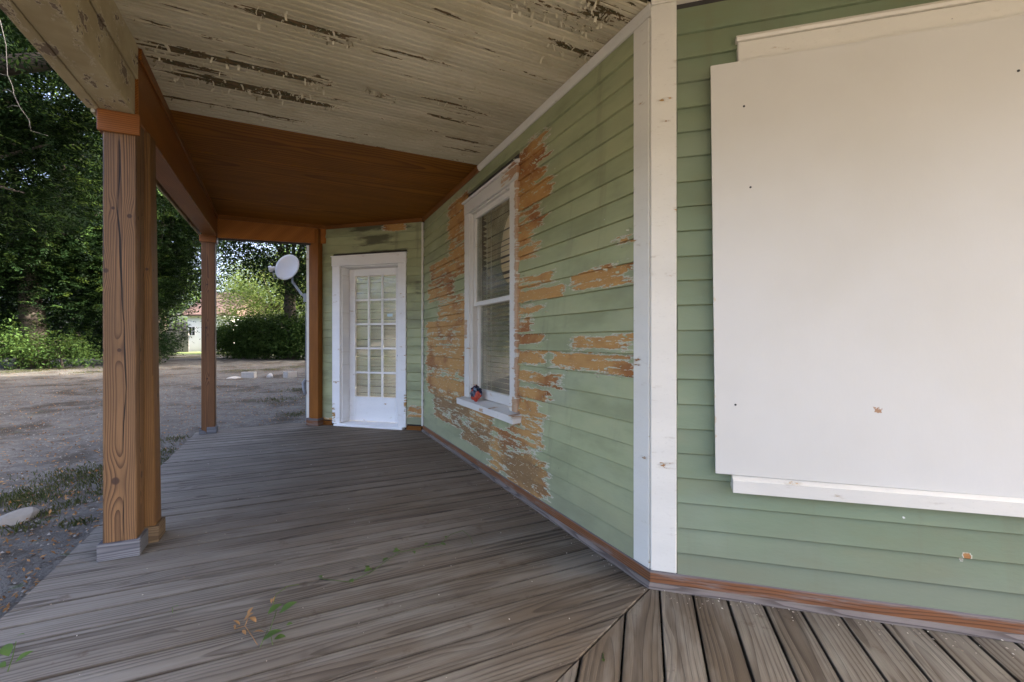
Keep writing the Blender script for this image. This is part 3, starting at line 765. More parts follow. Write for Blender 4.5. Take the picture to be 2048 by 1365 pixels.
# crumpled foil packet on the sill
def packet():
    g = G('shiny_printed_foil'); v = g.voro(g.tc(), 16.0, out='Color'); a, b, c = g.sep(v)
    n = g.noise(g.tc(), 20.0, 3.0)
    col = g.mix(g.sm(g.noise(g.tc(), 11.0, 2.0), 0.50, 0.54), (0.012, 0.018, 0.045), (0.42, 0.05, 0.025))
    col = g.mix(g.m('GREATER_THAN', a, 0.84), col, (0.30, 0.40, 0.50))
    return g.done(col, 0.22, n, 0.3, 0.004, 0.6)
M['foil'] = packet()
bm = bmesh.new(); bmesh.ops.create_icosphere(bm, subdivisions=3, radius=.066)
for v in bm.verts:
    q = v.co.normalized()
    s_ = 1 + .16 * math.sin(q.x * 7 + 1) * math.cos(q.z * 6) + .10 * math.sin(q.y * 13 + q.z * 9) + R.uniform(-.05, .05)
    v.co = Vector((q.x * 1.0, q.y * .62, q.z * 1.08)) * .066 * s_
me = bpy.data.meshes.new('m'); bm.to_mesh(me); bm.free()
pk = link('foil_packet', me, M['foil'])
pt = C + D2 * 2.26 + N2 * .035; pk.location = (pt.x, pt.y, .628 + .066); pk.rotation_euler = (.2, .15, ROT2 + .3)
tag(pk, 'small crumpled dark blue and red packet lying on the window sill', 'packet')

# ------------------------------------------------------------------ boarded window at the right
bw = thing('window_trim', 'cream head trim and sill showing above and below the white board', 'window', C, ROT1, kind='thing')
link('head_casing', hull(box_pts(-3.2, -.367, .0, .042, 2.40, 2.535)), M['white'], bw)
link('drip_cap', extrude_x([(0, 2.537), (.05, 2.537), (.056, 2.548), (.048, 2.562), (0, 2.572)], -3.22, -.360), M['white'], bw)
link('sill', extrude_x([(0, .515), (.074, .500), (.076, .555), (0.04, .580), (0.0, .585)], -3.22, -.342), M['white'], bw)
box('casing', -.47, -.372, 0, .034, .59, 2.40, M['white'], bw)
def panel_pts():
    P = []
    for y in (.0445, .0575):
        for (x, z) in [(-.251, 2.438), (-.272, .577), (-2.70, .560), (-2.68, 2.46)]: P.append((x, y, z))
    return P
pn = thing('plywood_board', 'large white painted plywood board covering the right hand window', 'board', C, ROT1)
link('sheet', hull(panel_pts()), M['panel'], pn)
for px, py in [(1488, 213), (1501, 375), (1471, 810), (2037, 142)]:
    x, z = on1(px, py, .058)
    link('screw', from_lists(*tube([(x, .0570, z), (x, .0592, z)], .0048, 10)), M['screw'], pn)
# small scuffs: flakes of paint standing proud of the wall
flake_me = {}
# ------------------------------------------------------------------ glazed door
door = thing('glazed_door', 'white fifteen pane glazed door in a chipped white frame', 'door', QC, ROT1, kind='thing')
WC = M['white_chip']
box('casing', .2575, .379, -.01, .032, .03, 2.222, WC, door, .004); box('casing', 1.285, 1.411, -.01, .032, .03, 2.222, WC, door, .004)
box('head_casing', .250, 1.419, -.01, .036, 2.224, 2.352, WC, door, .004)
box('head_cap', .240, 1.429, -.01, .045, 2.353, 2.366, WC, door)
box('jamb', .380, .400, -.20, -.002, .045, 2.205, WC, door); box('jamb', 1.265, 1.284, -.20, -.002, .045, 2.205, WC, door)
box('head_jamb', .380, 1.284, -.20, -.002, 2.207, 2.222, WC, door)
link('threshold', extrude_x([(-.22, 0), (.055, 0), (.055, .022), (.03, .034), (-.22, .044)], .30, 1.37), WC, door)
leaf = thing('leaf', None, None); leaf.parent = door
ya, yb = -.19, -.15
DS = [(0.402, .515), (1.168, 1.263)]
for xa, xb in DS: box('stile', xa, xb, ya, yb, .05, 2.198, WC, leaf)
box('bottom_rail', .516, 1.167, ya, yb, .05, .392, WC, leaf); box('top_rail', .516, 1.167, ya, yb, 2.10, 2.198, WC, leaf)
colw = (1.167 - .516) / 3; rowh = (2.10 - .392) / 5
for i in (1, 2): box('muntin', .516 + colw * i - .013, .516 + colw * i + .013, ya + .004, yb - .003, .393, 2.099, WC, leaf)
for j in range(1, 5):
    z = .392 + rowh * j
    for i in range(3):
        box('muntin', .516 + colw * i + (.014 if i else .001), .516 + colw * (i + 1) - (.014 if i < 2 else .001), ya + .004, yb - .003, z - .013, z + .013, WC, leaf)
pm = pane_mesh([(-colw / 2 + .012, -rowh / 2 + .012), (colw / 2 - .012, -rowh / 2 + .012), (colw / 2 - .012, rowh / 2 - .012), (-colw / 2 + .012, rowh / 2 - .012)], 0)
for i in range(3):
    for j in range(5):
        o = link('pane', pm, M['glass_d'], leaf, loc=(.516 + colw * (i + .5), -.168, .392 + rowh * (j + .5)))
        o.rotation_euler = (R.uniform(-.012, .012), 0, R.uniform(-.012, .012))
# small knob hardware on the right stile
link('deadbolt', from_lists(*tube([(.462, -.151, .98), (.462, -.125, .98)], [.022, .017], 12)), M['grey_metal'], leaf)
stk = on3(782, 641)
o = box('sticker', .575, .660, -.1672, -.1662, 1.52, 1.56, simple('pale_blue_sticker', (0.45, 0.58, 0.66), .5), leaf)
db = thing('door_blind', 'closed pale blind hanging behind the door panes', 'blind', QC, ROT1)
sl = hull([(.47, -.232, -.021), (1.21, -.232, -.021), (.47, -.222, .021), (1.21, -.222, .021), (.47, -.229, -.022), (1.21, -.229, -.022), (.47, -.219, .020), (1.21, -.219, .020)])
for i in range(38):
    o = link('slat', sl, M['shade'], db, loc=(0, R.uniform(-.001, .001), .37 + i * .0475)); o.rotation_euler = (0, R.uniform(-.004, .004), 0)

# ------------------------------------------------------------------ deck
deck = thing('porch_deck', 'grey weathered timber porch deck with mitred planks', 'deck', C, ROT2)
def plank(poly2, ang_axis, parent, z1=0.0, th=0.036, mat=None, name='deck_plank', tilt=True):
    """poly2 in the parent's frame (x,y); grain runs along ang_axis ('y' or an angle)"""
    if len(poly2) < 3: return
    ang = math.pi / 2 if ang_axis == 'y' else ang_axis
    cx = sum(p[0] for p in poly2) / len(poly2); cy = sum(p[1] for p in poly2) / len(poly2)
    ca, sa = math.cos(-ang), math.sin(-ang)
    L = [((p[0] - cx) * ca - (p[1] - cy) * sa, (p[0] - cx) * sa + (p[1] - cy) * ca) for p in poly2]
    ym = (min(p[1] for p in L) + max(p[1] for p in L)) / 2
    L = [(p[0], p[1] - ym) for p in L]; cx -= ym * math.sin(ang); cy += ym * math.cos(ang)
    P = []
    c = .0022
    for i in range(len(L)):
        a = Vector(L[i - 1]); b = Vector(L[i]); d = Vector(L[(i + 1) % len(L)])
        e1 = (b - a).normalized() if (b - a).length > 1e-6 else Vector((1, 0)); e2 = (d - b).normalized() if (d - b).length > 1e-6 else e1
        n1 = Vector((-e1.y, e1.x)); n2 = Vector((-e2.y, e2.x))
        cen = Vector((0, 0))
        if n1.dot(cen - b) < 0: n1 = -n1
        if n2.dot(cen - b) < 0: n2 = -n2
        den = 1 + n1.dot(n2)
        q = b + (n1 + n2) * (c / den if den > .2 else c)
        P += [(b.x, b.y, -th), (b.x, b.y, -c), (q.x, q.y, 0)]
    o = link(name, hull(P), mat or M['deck'], parent, loc=(cx, cy, z1 + R.uniform(-.0022, .0018)), rot=(R.uniform(-.006, .006) if tilt else 0, 0, ang))
    return o
PW = .148; OUT = 2.688
far_a = (5.415, 2.668); far_b = (5.64, 1.396)
fs = (far_b[0] - far_a[0]) / (far_b[1] - far_a[1])
k = -9
while True:
    gap = R.uniform(.006, .010)
    t0 = .015 + PW * k + gap / 2; t1 = t0 + PW - gap
    if t0 > 5.95: break
    out = OUT + R.uniform(-.004, .006)
    poly = [(t0, .002), (t1, .002), (t1, out), (t0, out)]
    poly = clip(poly, -1, -.444, -.004)                    # mitre towards the right hand planks: t > -.444u
    # door wall: u >= (t-4.214)*1.1066
    poly = clip(poly, 1.1066, -1, 1.1066 * 4.214 - .004)
    poly = clip(poly, 1, -fs, far_a[0] - fs * far_a[1])
    if len(poly) >= 3: plank(poly, 'y', deck)
    k += 1
# right hand planks, at right angles to the right hand wall
dk1 = thing('plank_run', None, None); dk1.parent = deck; dk1.rotation_euler = (0, 0, ROT1 - ROT2)
k = -9
for k in range(-10, 24):
    gap = R.uniform(.007, .011)
    s0 = .028 + .1475 * k + gap / 2; s1 = s0 + .1475 - gap
    poly = [(-s1, .002), (-s0, .002), (-s0, OUT), (-s1, OUT)]
    poly = clip(poly, 1, -.444, -.005)
    if len(poly) >= 3:
        o = plank(poly, 'y', dk1)
# framing under the deck
rim = [(-1.19, OUT - .03), (5.41, OUT - .03), (5.41, OUT - .07), (-1.19, OUT - .07)]
link('rim_joist', hull([(p[0], p[1], z) for p in rim for z in (-.19, -.036)]), M['deck'], deck)
rj = [(far_a[0] - .03, far_a[1]), (far_b[0] - .03, far_b[1]), (far_b[0] - .07, far_b[1]), (far_a[0] - .07, far_a[1])]
link('rim_joist', hull([(p[0], p[1], z) for p in rj for z in (-.19, -.036)]), M['deck'], deck)
for t in [x * .6 for x in range(1, 9)]:
    pass

# ------------------------------------------------------------------ ceilings and roof
BW = .0826; T_END = 2.232
ceil = thing('beadboard_ceiling', 'dingy cream beadboard porch ceiling with peeling paint', 'ceiling', C, ROT2, kind='thing')
def bead_mesh(t0, t1, u0, u1):
    z = CEIL; tm = (t0 + t1) / 2
    prof = [(t0, z + .02), (t0, z + .008), (t0 + .005, z), (tm - .008, z), (tm - .004, z + .007), (tm, z + .001), (tm + .004, z + .007), (tm + .008, z), (t1 - .005, z), (t1, z + .008), (t1, z + .02)]
    n = len(prof)
    V = [(p[0], u0, p[1]) for p in prof] + [(p[0], u1, p[1]) for p in prof]
    Fc = [(i, i + n, i + n + 1, i + 1) for i in range(n - 1)] + [(n - 1, 2 * n - 1, n, 0)]
    return from_lists(V, Fc)
t = T_END
while t > -1.15:
    t0 = t - BW
    u0 = max(.0, -(t0 + BW / 2) / .444) if t0 < 0 else 0.0
    if u0 < 2.3:
        o = link('beadboard', bead_mesh(t0 + .0006, t - .0006, u0, 2.40), M['bead'], ceil, loc=(0, 0, R.uniform(0, .0015)))
    t = t0
sp_ = []
for (xa, ya, xb, yb, n_) in [(488, 14, 720, 88, 40), (268, 82, 660, 170, 60), (300, 118, 460, 150, 20), (330, 148, 620, 195, 50), (420, 170, 690, 216, 40), (320, 190, 620, 248, 20), (730, 184, 790, 200, 12), (850, 195, 960, 222, 8), (1165, 5, 1235, 48, 60), (1100, 85, 1190, 112, 40), (1000, 0, 1180, 60, 50)]:
    t0_, u0_ = ceil_tu(xa, ya); t1_, u1_ = ceil_tu(xb, yb)
    for _ in range(n_):
        q = rs.random()
        u_ = u0_ + (u1_ - u0_) * q; t_ = t0_ + (t1_ - t0_) * q + rs.gauss(0, .035)
        if .03 < u_ < 2.3 and t_ < 2.2: sp_.append((t_, u_, rs.uniform(.008, .024)))
for _ in range(160): sp_.append((rs.uniform(-.1, 2.2), rs.uniform(.1, 2.3), rs.uniform(.004, .011)))
flakes('paint_flakes', None, ceil, sp_, None, 19, ((0.42, 0.375, 0.255), (0.55, 0.50, 0.37), (0.20, 0.17, 0.10)))
ply = thing('plywood_ceiling', 'orange brown stained plywood sheets lining the far end of the porch ceiling', 'ceiling', C, ROT2, kind='thing')
ts = [T_END + .002, 3.00, 3.84, 5.36]
for a, b in zip(ts[:-1], ts[1:]):
    poly = [(a, 0), (b - .008, 0), (b - .008, 2.46), (a, 2.46)]
    poly = clip(poly, 1.1066, -1, 1.1066 * 4.214)
    if len(poly) >= 3:
        plank([(p[0], p[1]) for p in poly], 'y', ply, z1=CEIL + .018, th=.012, mat=M['ply'], name='plywood_sheet', tilt=False)
roof = thing('porch_roofing', 'porch roof above the ceiling boards', 'porch', C, ROT2, kind='thing')
def slab(name, pts2, z0, z1, mat, parent):
    return link(name, hull([(p[0], p[1], z) for p in pts2 for z in (z0, z1)]), mat, parent)
slab('roof_deck', [(-1.0, -.0), (5.5, -.0), (5.5, 2.78), (-1.24, 2.78)], CEIL + .04, CEIL + .12, M['dark'], roof)
o = thing('side_roof', None, None); o.parent = roof; o.rotation_euler = (0, 0, ROT1 - ROT2)
slab('ceiling_lining', [(0, 0), (1.04, 2.34), (-3.6, 2.34), (-3.6, 0)], CEIL + .021, CEIL + .04, M['bead'], o)
slab('roof_deck', [(.3, 0), (1.24, 2.78), (-3.6, 2.78), (-3.6, 0)], CEIL + .123, CEIL + .2, M['dark'], o)

# ------------------------------------------------------------------ beams
beam = thing('porch_beam', 'dingy cream painted beam with peeling underside above the near post', 'beam', C, ROT2, kind='thing')
box('beam_core', -1.03, 1.470, 2.352, 2.500, 2.425, CEIL + .01, M['beam'], beam, .004)
box('outer_strip', -1.08, 1.470, 2.502, 2.556, 2.418, CEIL + .01, M['beam'], beam, .004)
box('inner_trim', -1.02, 1.470, 2.338, 2.3515, 2.62, CEIL + .004, M['beam'], beam, .006)
side = thing('side_beam', None, None); side.parent = beam; side.rotation_euler = (0, 0, ROT1 - ROT2)
box('beam_core', -3.6, 1.05, 2.352, 2.55, 2.425, CEIL + .01, M['beam'], side)
b2 = thing('porch_beam', 'orange stained beam running from the near post to the far post', 'beam', C, ROT2, kind='thing')
def skew_beam(name, t0, t1, ua0, ua1, th, zb0, zb1, zt, mat, parent, c=.004):
    P = []
    for t_, u_, zb in ((t0, ua0, zb0), (t1, ua1, zb1)):
        for uu, s in ((u_, 1), (u_ + th, -1)):
            P += [(t_, uu + s * c, zb), (t_, uu, zb + c), (t_, uu, zt)]
    return link(name, hull(P), mat, parent)
skew_beam('beam_core', 1.473, 5.36, 2.338, 2.44, .155, 2.398, 2.530, CEIL + .012, M['stain_x'], b2)
skew_beam('edge_trim', 1.474, 5.19, 2.324, 2.425, .0135, 2.735, 2.745, CEIL - .002, M['stain_x'], b2, .003)
skew_beam('outer_fascia', 1.60, 5.40, 2.56, 2.64, .02, 2.45, 2.55, CEIL + .05, M['beam'], b2)
b3 = thing('porch_beam', 'orange stained cross beam between the far post and the house pilaster', 'beam', C, ROT2, kind='thing')
def cross_beam(name, u0, u1, t0, t1, z00, z01, zt, mat, parent):
    P = [(t_, u_, z_) for t_ in (t0, t1) for (u_, z_) in ((u0, z00), (u1, z01), (u0, zt), (u1, zt))]
    return link(name, hull(P), mat, parent)
cross_beam('beam_core', 1.14, 2.435, 5.225, 5.355, 2.552, 2.512, CEIL + .012, M['stain_beam'] if 'stain_beam' in M else stain_wood('orange_cross_beam', 'x', (0.46, 0.175, 0.035), (0.18, 0.055, 0.012), freq=50, knots=False), b3)
cross_beam('edge_trim', 1.14, 2.42, 5.2125, 5.224, 2.757, 2.750, CEIL - .002, M['stain_x'], b3)
cross_beam('under_strip', 1.2, 2.43, 5.27, 5.345, 2.538, 2.497, 2.55, M['dark'], b3)

# ------------------------------------------------------------------ posts
def post(label, t0, u0, wd, ht, mat, trim_z, collar=None, lean=0.0, frame=True):
    """a square post with a trim box round its foot and, if wanted, a collar at its head"""
    cx, cy = t0 + wd / 2, u0 + wd / 2
    p = C + D2 * cx + N2 * cy
    th = thing('porch_post', label, 'post', (p.x, p.y, 0.0), ROT2, 'porch posts')
    h = wd / 2
    P = []
    for z, l in ((0.002, 0), (ht, lean)):
        for sx in (-1, 1):
            for sy in (-1, 1):
                P += [(sx * (h - .006), sy * h + l, z), (sx * h, sy * (h - .006) + l, z)]
    link('shaft', hull(P), mat, th)
    return th, h
def foot(th, h, z1, sides, tk=.019, mat=None):
    mat = mat or M['block']
    e = h + tk
    if 'f' in sides: box('foot_trim', -e, -h - .0008, -e, e, 0.001, z1, mat, th, .002)
    if 'b' in sides: box('foot_trim', h + .0008, e, -e, e, 0.001, z1, mat, th, .002)
    if 'i' in sides: box('foot_trim', -h, h, -e, -h - .0008, 0.001, z1, mat, th, .002)
    if 'o' in sides: box('foot_trim', -h, h, h + .0008, e, 0.001, z1, mat, th, .002)
def collar(th, h, z0, z1, sides, tk=.019, lean=0):
    e = h + tk
    if 'f' in sides: box('collar', -e, -h - .0008, -e + lean, e + lean, z0, z1, M['stain_h'], th, .003)
    if 'i' in sides: box('collar', -h, h, -e + lean, -h - .0008 + lean, z0, z1, M['stain_h'], th, .003)
    if 'o' in sides: box('collar', -h, h, h + .0008 + lean, e + lean, z0, z1, M['stain_h'], th, .003)
pA, hA = post('near porch post with long drying cracks and dark knots, grey block at its foot', 1.472, 2.346, .146, 2.424, M['post1'], .09)
foot(pA, hA, .092, 'fio'); collar(pA, hA, 2.308, 2.422, 'fo')
M['post1b'] = post_mat('brown_stained_post', (0.15, 0.075, 0.022), (0.07, 0.032, 0.010), [], [(0.03, 0.85, 0.014), (-0.03, 1.6, 0.01)])
pB, hB = post('brown post standing close behind the cracked near post', 1.640, 2.298, .142, 2.40, M['post1b'], .09, lean=.03)
foot(pB, hB, .095, 'fi', mat=stain_wood('brown_block_wood', 'h', (0.14, 0.10, 0.06), (0.05, 0.033, 0.02), freq=120, rough=.8, knots=False))
p2, h2 = post('far brown porch post at the deck corner with a split grey foot block', 5.223, 2.462, .146, 2.535, M['post2'], .09)
foot(p2, h2, .080, 'io'); collar(p2, h2, 2.44, 2.532, 'fio')
box('foot_trim', -h2 - .02, -h2 - .001, -h2 - .02, .012, .001, .082, M['block'], p2, .002)
link('foot_trim', hull([(-h2 - .02, .02, .001), (-h2 - .001, .02, .001), (-h2 - .02, h2 + .02, .001), (-h2 - .001, h2 + .02, .001), (-h2 - .02, .02, .025), (-h2 - .001, .02, .025), (-h2 - .02, h2 + .02, .07), (-h2 - .001, h2 + .02, .07)]), M['block'], p2)
pil = thing('pilaster', 'orange stained pilaster against the house beside the glazed door', 'pilaster', QC, ROT1, kind='thing')
box('shaft', 1.575, 1.700, .02, .115, .002, CEIL - .05, M['stain_z'], pil, .005)
box('edge_strip', 1.702, 1.766, .02, .07, .002, CEIL - .06, M['stain_z'], pil, .003)
box('foot_block', 1.555, 1.730, .118, .142, .002, .100, M['base'], pil); box('foot_block', 1.556, 1.5735, .02, .1165, .002, .100, M['base'], pil)
box('foot_block', 1.7235, 1.775, .075, .1165, .002, .100, M['base'], pil)

# ------------------------------------------------------------------ satellite dish on the house corner
dc = on_plane(576, 690, EYE - .05); Yd = 6.75
ctr = Vector(((576 - CX) / F * Yd, Yd, EYE + (CYH - 536) / F * Yd))
dish = thing('satellite_dish', 'white satellite dish on a grey arm at the house corner', 'satellite dish', ctr)
nrm = Vector((0.05, -1.0, .12)).normalized(); rr = .190
axA = Vector((0.55, 0.05, 1)); axA = (axA - nrm * axA.dot(nrm)).normalized(); axB = nrm.cross(axA)
V, Fc = [], []
rings = 6; seg = 36
for side_ in (0, 1):
    for i in range(rings + 1):
        q = i / rings
        for k_ in range(seg):
            a_ = 2 * math.pi * k_ / seg
            rx = rr * q * 1.06; ry = rr * q * .86
            p = axA * (math.cos(a_) * rx) + axB * (math.sin(a_) * ry) + nrm * (.032 * q * q - (.006 if side_ else 0))
            V.append(p)
for side_ in (0, 1):
    b0 = side_ * (rings + 1) * seg
    for i in range(rings):
        for k_ in range(seg):
            f_ = (b0 + i * seg + k_, b0 + (i + 1) * seg + k_, b0 + (i + 1) * seg + (k_ + 1) % seg, b0 + i * seg + (k_ + 1) % seg)
            Fc.append(f_ if side_ == 0 else f_[::-1])
o1 = rings * seg; o2 = (rings + 1) * seg + rings * seg
for k_ in range(seg): Fc.append((o1 + k_, o2 + k_, o2 + (k_ + 1) % seg, o1 + (k_ + 1) % seg))
link('reflector', from_lists(V, Fc, True), M['dish'], dish)
low = -axA * .17 + Vector((0, .02, 0))
wallp = Vector(((611 - CX) / F * 6.62, 6.62, EYE + (CYH - 596) / F * 6.62)) - ctr
link('mast', from_lists(*tube([nrm * -.03, Vector((.02, .09, -.10)), Vector((.03, .08, -.2)), wallp + Vector((-.06, .0, .055)), wallp], [.02, .018, .018, .017, .017], 10), smooth=True), M['grey_metal'], dish)
fd = -axB * .02 + Vector((-.19, -.06, -.03))
link('feed_arm', from_lists(*tube([low, low + Vector((-.06, -.12, -.03)), Vector((-.16, -.13, -.055))], .009, 8), smooth=True), M['grey_metal'], dish)
link('feed_horn', from_lists(*tube([Vector((-.205, -.15, -.045)), Vector((-.17, -.13, -.035)), Vector((-.165, -.127, -.033)), Vector((-.135, -.11, -.022))], [.042, .046, .030, .026], 14), smooth=False), M['dish'], dish)
box('bracket', wallp.x - .02, wallp.x + .02, wallp.y - .03, wallp.y + .06, wallp.z - .06, wallp.z + .06, M['grey_metal'], dish)

# ------------------------------------------------------------------ vegetation
def leaf_cloud(cent, size, rng, aspect=.45, up=.5, pinnate=0, jitter=.35):
    """leaf blades (folded quads) at the given points; pinnate>0: that many leaflets on each stalk"""
    cent = np.asarray(cent, np.float64)
    if pinnate:
        n = len(cent)
        d = rng.normal(size=(n, 3)); d[:, 2] = d[:, 2] * .4 - .25; d /= np.linalg.norm(d, axis=1, keepdims=True)
        h = np.cross(d, rng.normal(size=(n, 3)) * .3 + np.array([0, 0, 1.0])); h /= np.linalg.norm(h, axis=1, keepdims=True) + 1e-9
        k = np.arange(pinnate); s = np.where(k % 2 == 0, 1, -1); pos = (k // 2) / (pinnate / 2)
        L = size * 3.4
        base = (cent[:, None] + d[:, None] * (pos[None, :, None] * L)).reshape(-1, 3)
        tdir = (h[:, None] * s[None, :, None] * .9 + d[:, None] * .55 + rng.normal(size=(n, pinnate, 3)) * .12 + np.array([0, 0, -.22])).reshape(-1, 3)
        tdir /= np.linalg.norm(tdir, axis=1, keepdims=True)
        nn = np.cross(np.repeat(d, pinnate, 0), tdir); nn /= np.linalg.norm(nn, axis=1, keepdims=True) + 1e-9
        cent = base
    else:
        n = len(cent)
        tdir = rng.normal(size=(n, 3)); tdir[:, 2] = tdir[:, 2] * .6 - .25; tdir /= np.linalg.norm(tdir, axis=1, keepdims=True)
        nn = rng.normal(size=(n, 3)); nn[:, 2] += up * 2; nn -= tdir * (nn * tdir).sum(1, keepdims=True); nn /= np.linalg.norm(nn, axis=1, keepdims=True) + 1e-9
    n = len(cent)
    b = np.cross(nn, tdir)
    s = size * rng.uniform(1 - jitter, 1 + jitter, n)[:, None]
    p0 = cent; p1 = cent + tdir * s * .5 + b * s * aspect * .5 + nn * s * .08; p2 = cent + tdir * s; p3 = cent + tdir * s * .5 - b * s * aspect * .5 + nn * s * .08
    V = np.stack([p0, p1, p2, p3], 1).reshape(-1, 3)
    i = np.arange(n) * 4
    return np_mesh(V, np.stack([i, i + 1, i + 2, i + 3], -1))
def ell_points(ells, nclump, per, rng, sig=(.5, .5, .32), shell=.45):
    vol = np.array([e[3] * e[4] * e[5] for e in ells]); vol = vol / vol.sum()
    P = []; cl = []
    for e, f in zip(ells, vol):
        m = max(1, int(round(nclump * f)))
        v = rng.normal(size=(m, 3)); v /= np.linalg.norm(v, axis=1, keepdims=True)
        r = (shell ** 3 + (1 - shell ** 3) * rng.random(m)) ** (1 / 3)
        c = v * r[:, None] * np.array(e[3:6]) + np.array(e[0:3])
        cl.append(c)
        q = np.repeat(c, per, 0) + rng.normal(size=(m * per, 3)) * np.array(sig)
        P.append(q)
    return np.concatenate(P), np.concatenate(cl)
def tree(name, label, base, trunk_h, trunk_r, ells, nclump, per, size, mat, seed, sig=(.5, .5, .32), pinnate=0, aspect=.45, shell=.45, group='trees round the yard', cat='tree', nlimb=9, lean=(0, 0), sunlit_mix=0):
    rng = np.random.default_rng(seed)
    bx, by = base; bz = float(gz(np.array(bx), np.array(by))) - .1
    th = thing(name, label, cat, (bx, by, bz), 0, group)
    P, cl = ell_points(ells, nclump, per, rng, sig, shell)
    P = P[P[:, 2] > bz + .12]
    off = np.array([bx, by, bz])
    link('crown', leaf_cloud(P - off, size, rng, aspect, pinnate=pinnate), mat, th)
    if sunlit_mix:
        P2 = P[rng.random(len(P)) < sunlit_mix]
        link('crown', leaf_cloud(P2 - off + rng.normal(size=P2.shape) * .12, size, rng, aspect, pinnate=pinnate), M['leaf_mid'], th)  # paler leaves scattered in the crown imitate sunlit highlights
    if trunk_h > 0:
        tops = Vector((lean[0], lean[1], trunk_h))
        parts = [tube([(0, 0, -.2), (lean[0] * .2 + trunk_r * .2, lean[1] * .2, trunk_h * .3), (lean[0] * .6 - trunk_r * .3, lean[1] * .6, trunk_h * .65), tops], [trunk_r * 1.35, trunk_r, trunk_r * .85, trunk_r * .7], 10)]
        link('trunk', from_lists(*parts[0], smooth=True), M['bark'], th)
        idx = rng.permutation(len(cl))[:nlimb]
        lim = []
        for j in idx:
            e = Vector(cl[j] - off); st = tops * rng.uniform(.55, 1.0)
            mid = (st + e) / 2 + Vector((rng.normal() * .4, rng.normal() * .4, .35))
            lim.append(tube([st, st.lerp(mid, .5) + Vector((0, 0, .1)), mid, e], [trunk_r * .45, trunk_r * .33, trunk_r * .22, trunk_r * .06], 6))
        link('limb', from_lists(*join_lists(lim), smooth=True), M['bark'], th)
    return th
def at(px, Y, z=0): return Vector(((px - CX) / F * Y, Y, z))
# dark trees left of the yard (large leafy mass behind the near post)
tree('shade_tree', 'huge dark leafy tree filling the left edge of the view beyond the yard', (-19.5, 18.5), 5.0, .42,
     [(-20.0, 18.5, 10.0, 5.2, 4.4, 7.0), (-18.6, 19.8, 4.4, 2.4, 2.2, 3.6), (-21.5, 17, 4.5, 3, 3, 3.6)], 2500, 11, .14, M['leaf_dark'], 1, sunlit_mix=.16, pinnate=9, aspect=.36)
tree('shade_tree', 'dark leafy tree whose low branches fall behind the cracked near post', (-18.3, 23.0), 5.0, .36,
     [(-19.2, 22.6, 7.0, 3.0, 3.0, 4.6), (-18.6, 22.6, 3.2, 1.9, 2.0, 2.7)], 1100, 11, .14, M['leaf_dark'], 2, sunlit_mix=.14, pinnate=9, aspect=.36)
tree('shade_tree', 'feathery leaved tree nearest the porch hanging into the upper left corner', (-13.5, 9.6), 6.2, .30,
     [(-10.8, 9.4, 7.2, 2.4, 2.2, 1.9), (-12.4, 10.8, 5.6, 2.0, 1.6, 1.8), (-10.4, 10.4, 5.0, 1.0, 1.0, 1.3), (-14.5, 9.5, 8, 2.5, 2.5, 2.5)], 900, 11, .12, M['leaf_dark'], 3, sunlit_mix=.2, pinnate=9, aspect=.34, sig=(.4, .4, .25))
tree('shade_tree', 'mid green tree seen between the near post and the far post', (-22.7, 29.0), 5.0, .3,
     [(-22.3, 29, 8.4, 3.4, 2.6, 3.0), (-19.6, 28.5, 6.6, 1.8, 1.8, 2.2), (-24.5, 29, 4.6, 1.5, 2.0, 2.4), (-21.7, 28.5, 4.1, 1.0, 1.0, 1.4), (-20.2, 28.2, 4.6, .9, .9, 1.0), (-18.9, 27.6, 4.0, .8, .8, 1.0)], 620, 56, .16, M['leaf_dark'], 4, sunlit_mix=.2, sig=(.42, .42, .3))
tree('yard_tree', 'sunlit yellow green tree behind the hedge right of the far post', (-19.5, 37.0), 4.0, .3,
     [(-19.2, 37, 5.2, 3.6, 2.4, 2.6), (-19.5, 33, 4.2, 1.8, 1.2, 2.0), (-17.5, 33.5, 4.6, 1.6, 1.2, 2.2), (-21.5, 36, 4.2, 1.8, 1.8, 2.2), (-16.5, 37.5, 6.4, 2.2, 2.0, 2.8)], 420, 46, .16, M['leaf_light'], 5, sig=(.4, .4, .3))
tree('yard_tree', 'dark tree with a thick trunk behind the satellite dish', (-12.6, 26.0), 5.0, .36,
     [(-12.6, 25.6, 6.6, 3.1, 2.4, 2.6), (-13.6, 25.0, 9.0, 4.2, 2.6, 2.0), (-11.4, 25.4, 4.3, 1.4, 1.6, 1.6)], 620, 50, .17, M['leaf_dark'], 6, sunlit_mix=.15, sig=(.42, .42, .28))
tree('yard_tree', 'leafy branch end hanging over the gap above the hedge', (-17.0, 25.5), 0, .2,
     [(-14.6, 24.8, 7.6, 2.2, 1.4, 1.0), (-16.3, 25.2, 8.4, 1.6, 1.2, 1.0)], 60, 40, .16, M['leaf_mid'], 16, sig=(.42, .42, .28))
# tall trees past the white house close the skyline
for i, (px, Y, top, rad, sd_) in enumerate([(-330, 42, 15, 7, 21), (-60, 50, 17, 8, 22), (150, 48, 16, 7, 23), (330, 62, 13, 6, 24), (540, 56, 12, 6, 25), (640, 48, 15, 6, 26)]):
    p = at(px, Y)
    tree('backdrop_tree', ['tall tree far beyond the left edge of the yard', 'tall tree rising behind the leftmost dark foliage', 'tall tree rising behind the near post', 'distant tree behind the white neighbouring house', 'distant pale tree in the gap above the hedge', 'distant tree near the house corner'][i],
         (p.x, p.y), top * .4, .4, [(p.x, p.y, top * .62, rad, rad * .7, top * .40)], 260, 44, .30, M['leaf_mid'] if i != 4 else M['leaf_light'], sd_, sig=(.8, .8, .55), group='distant trees')
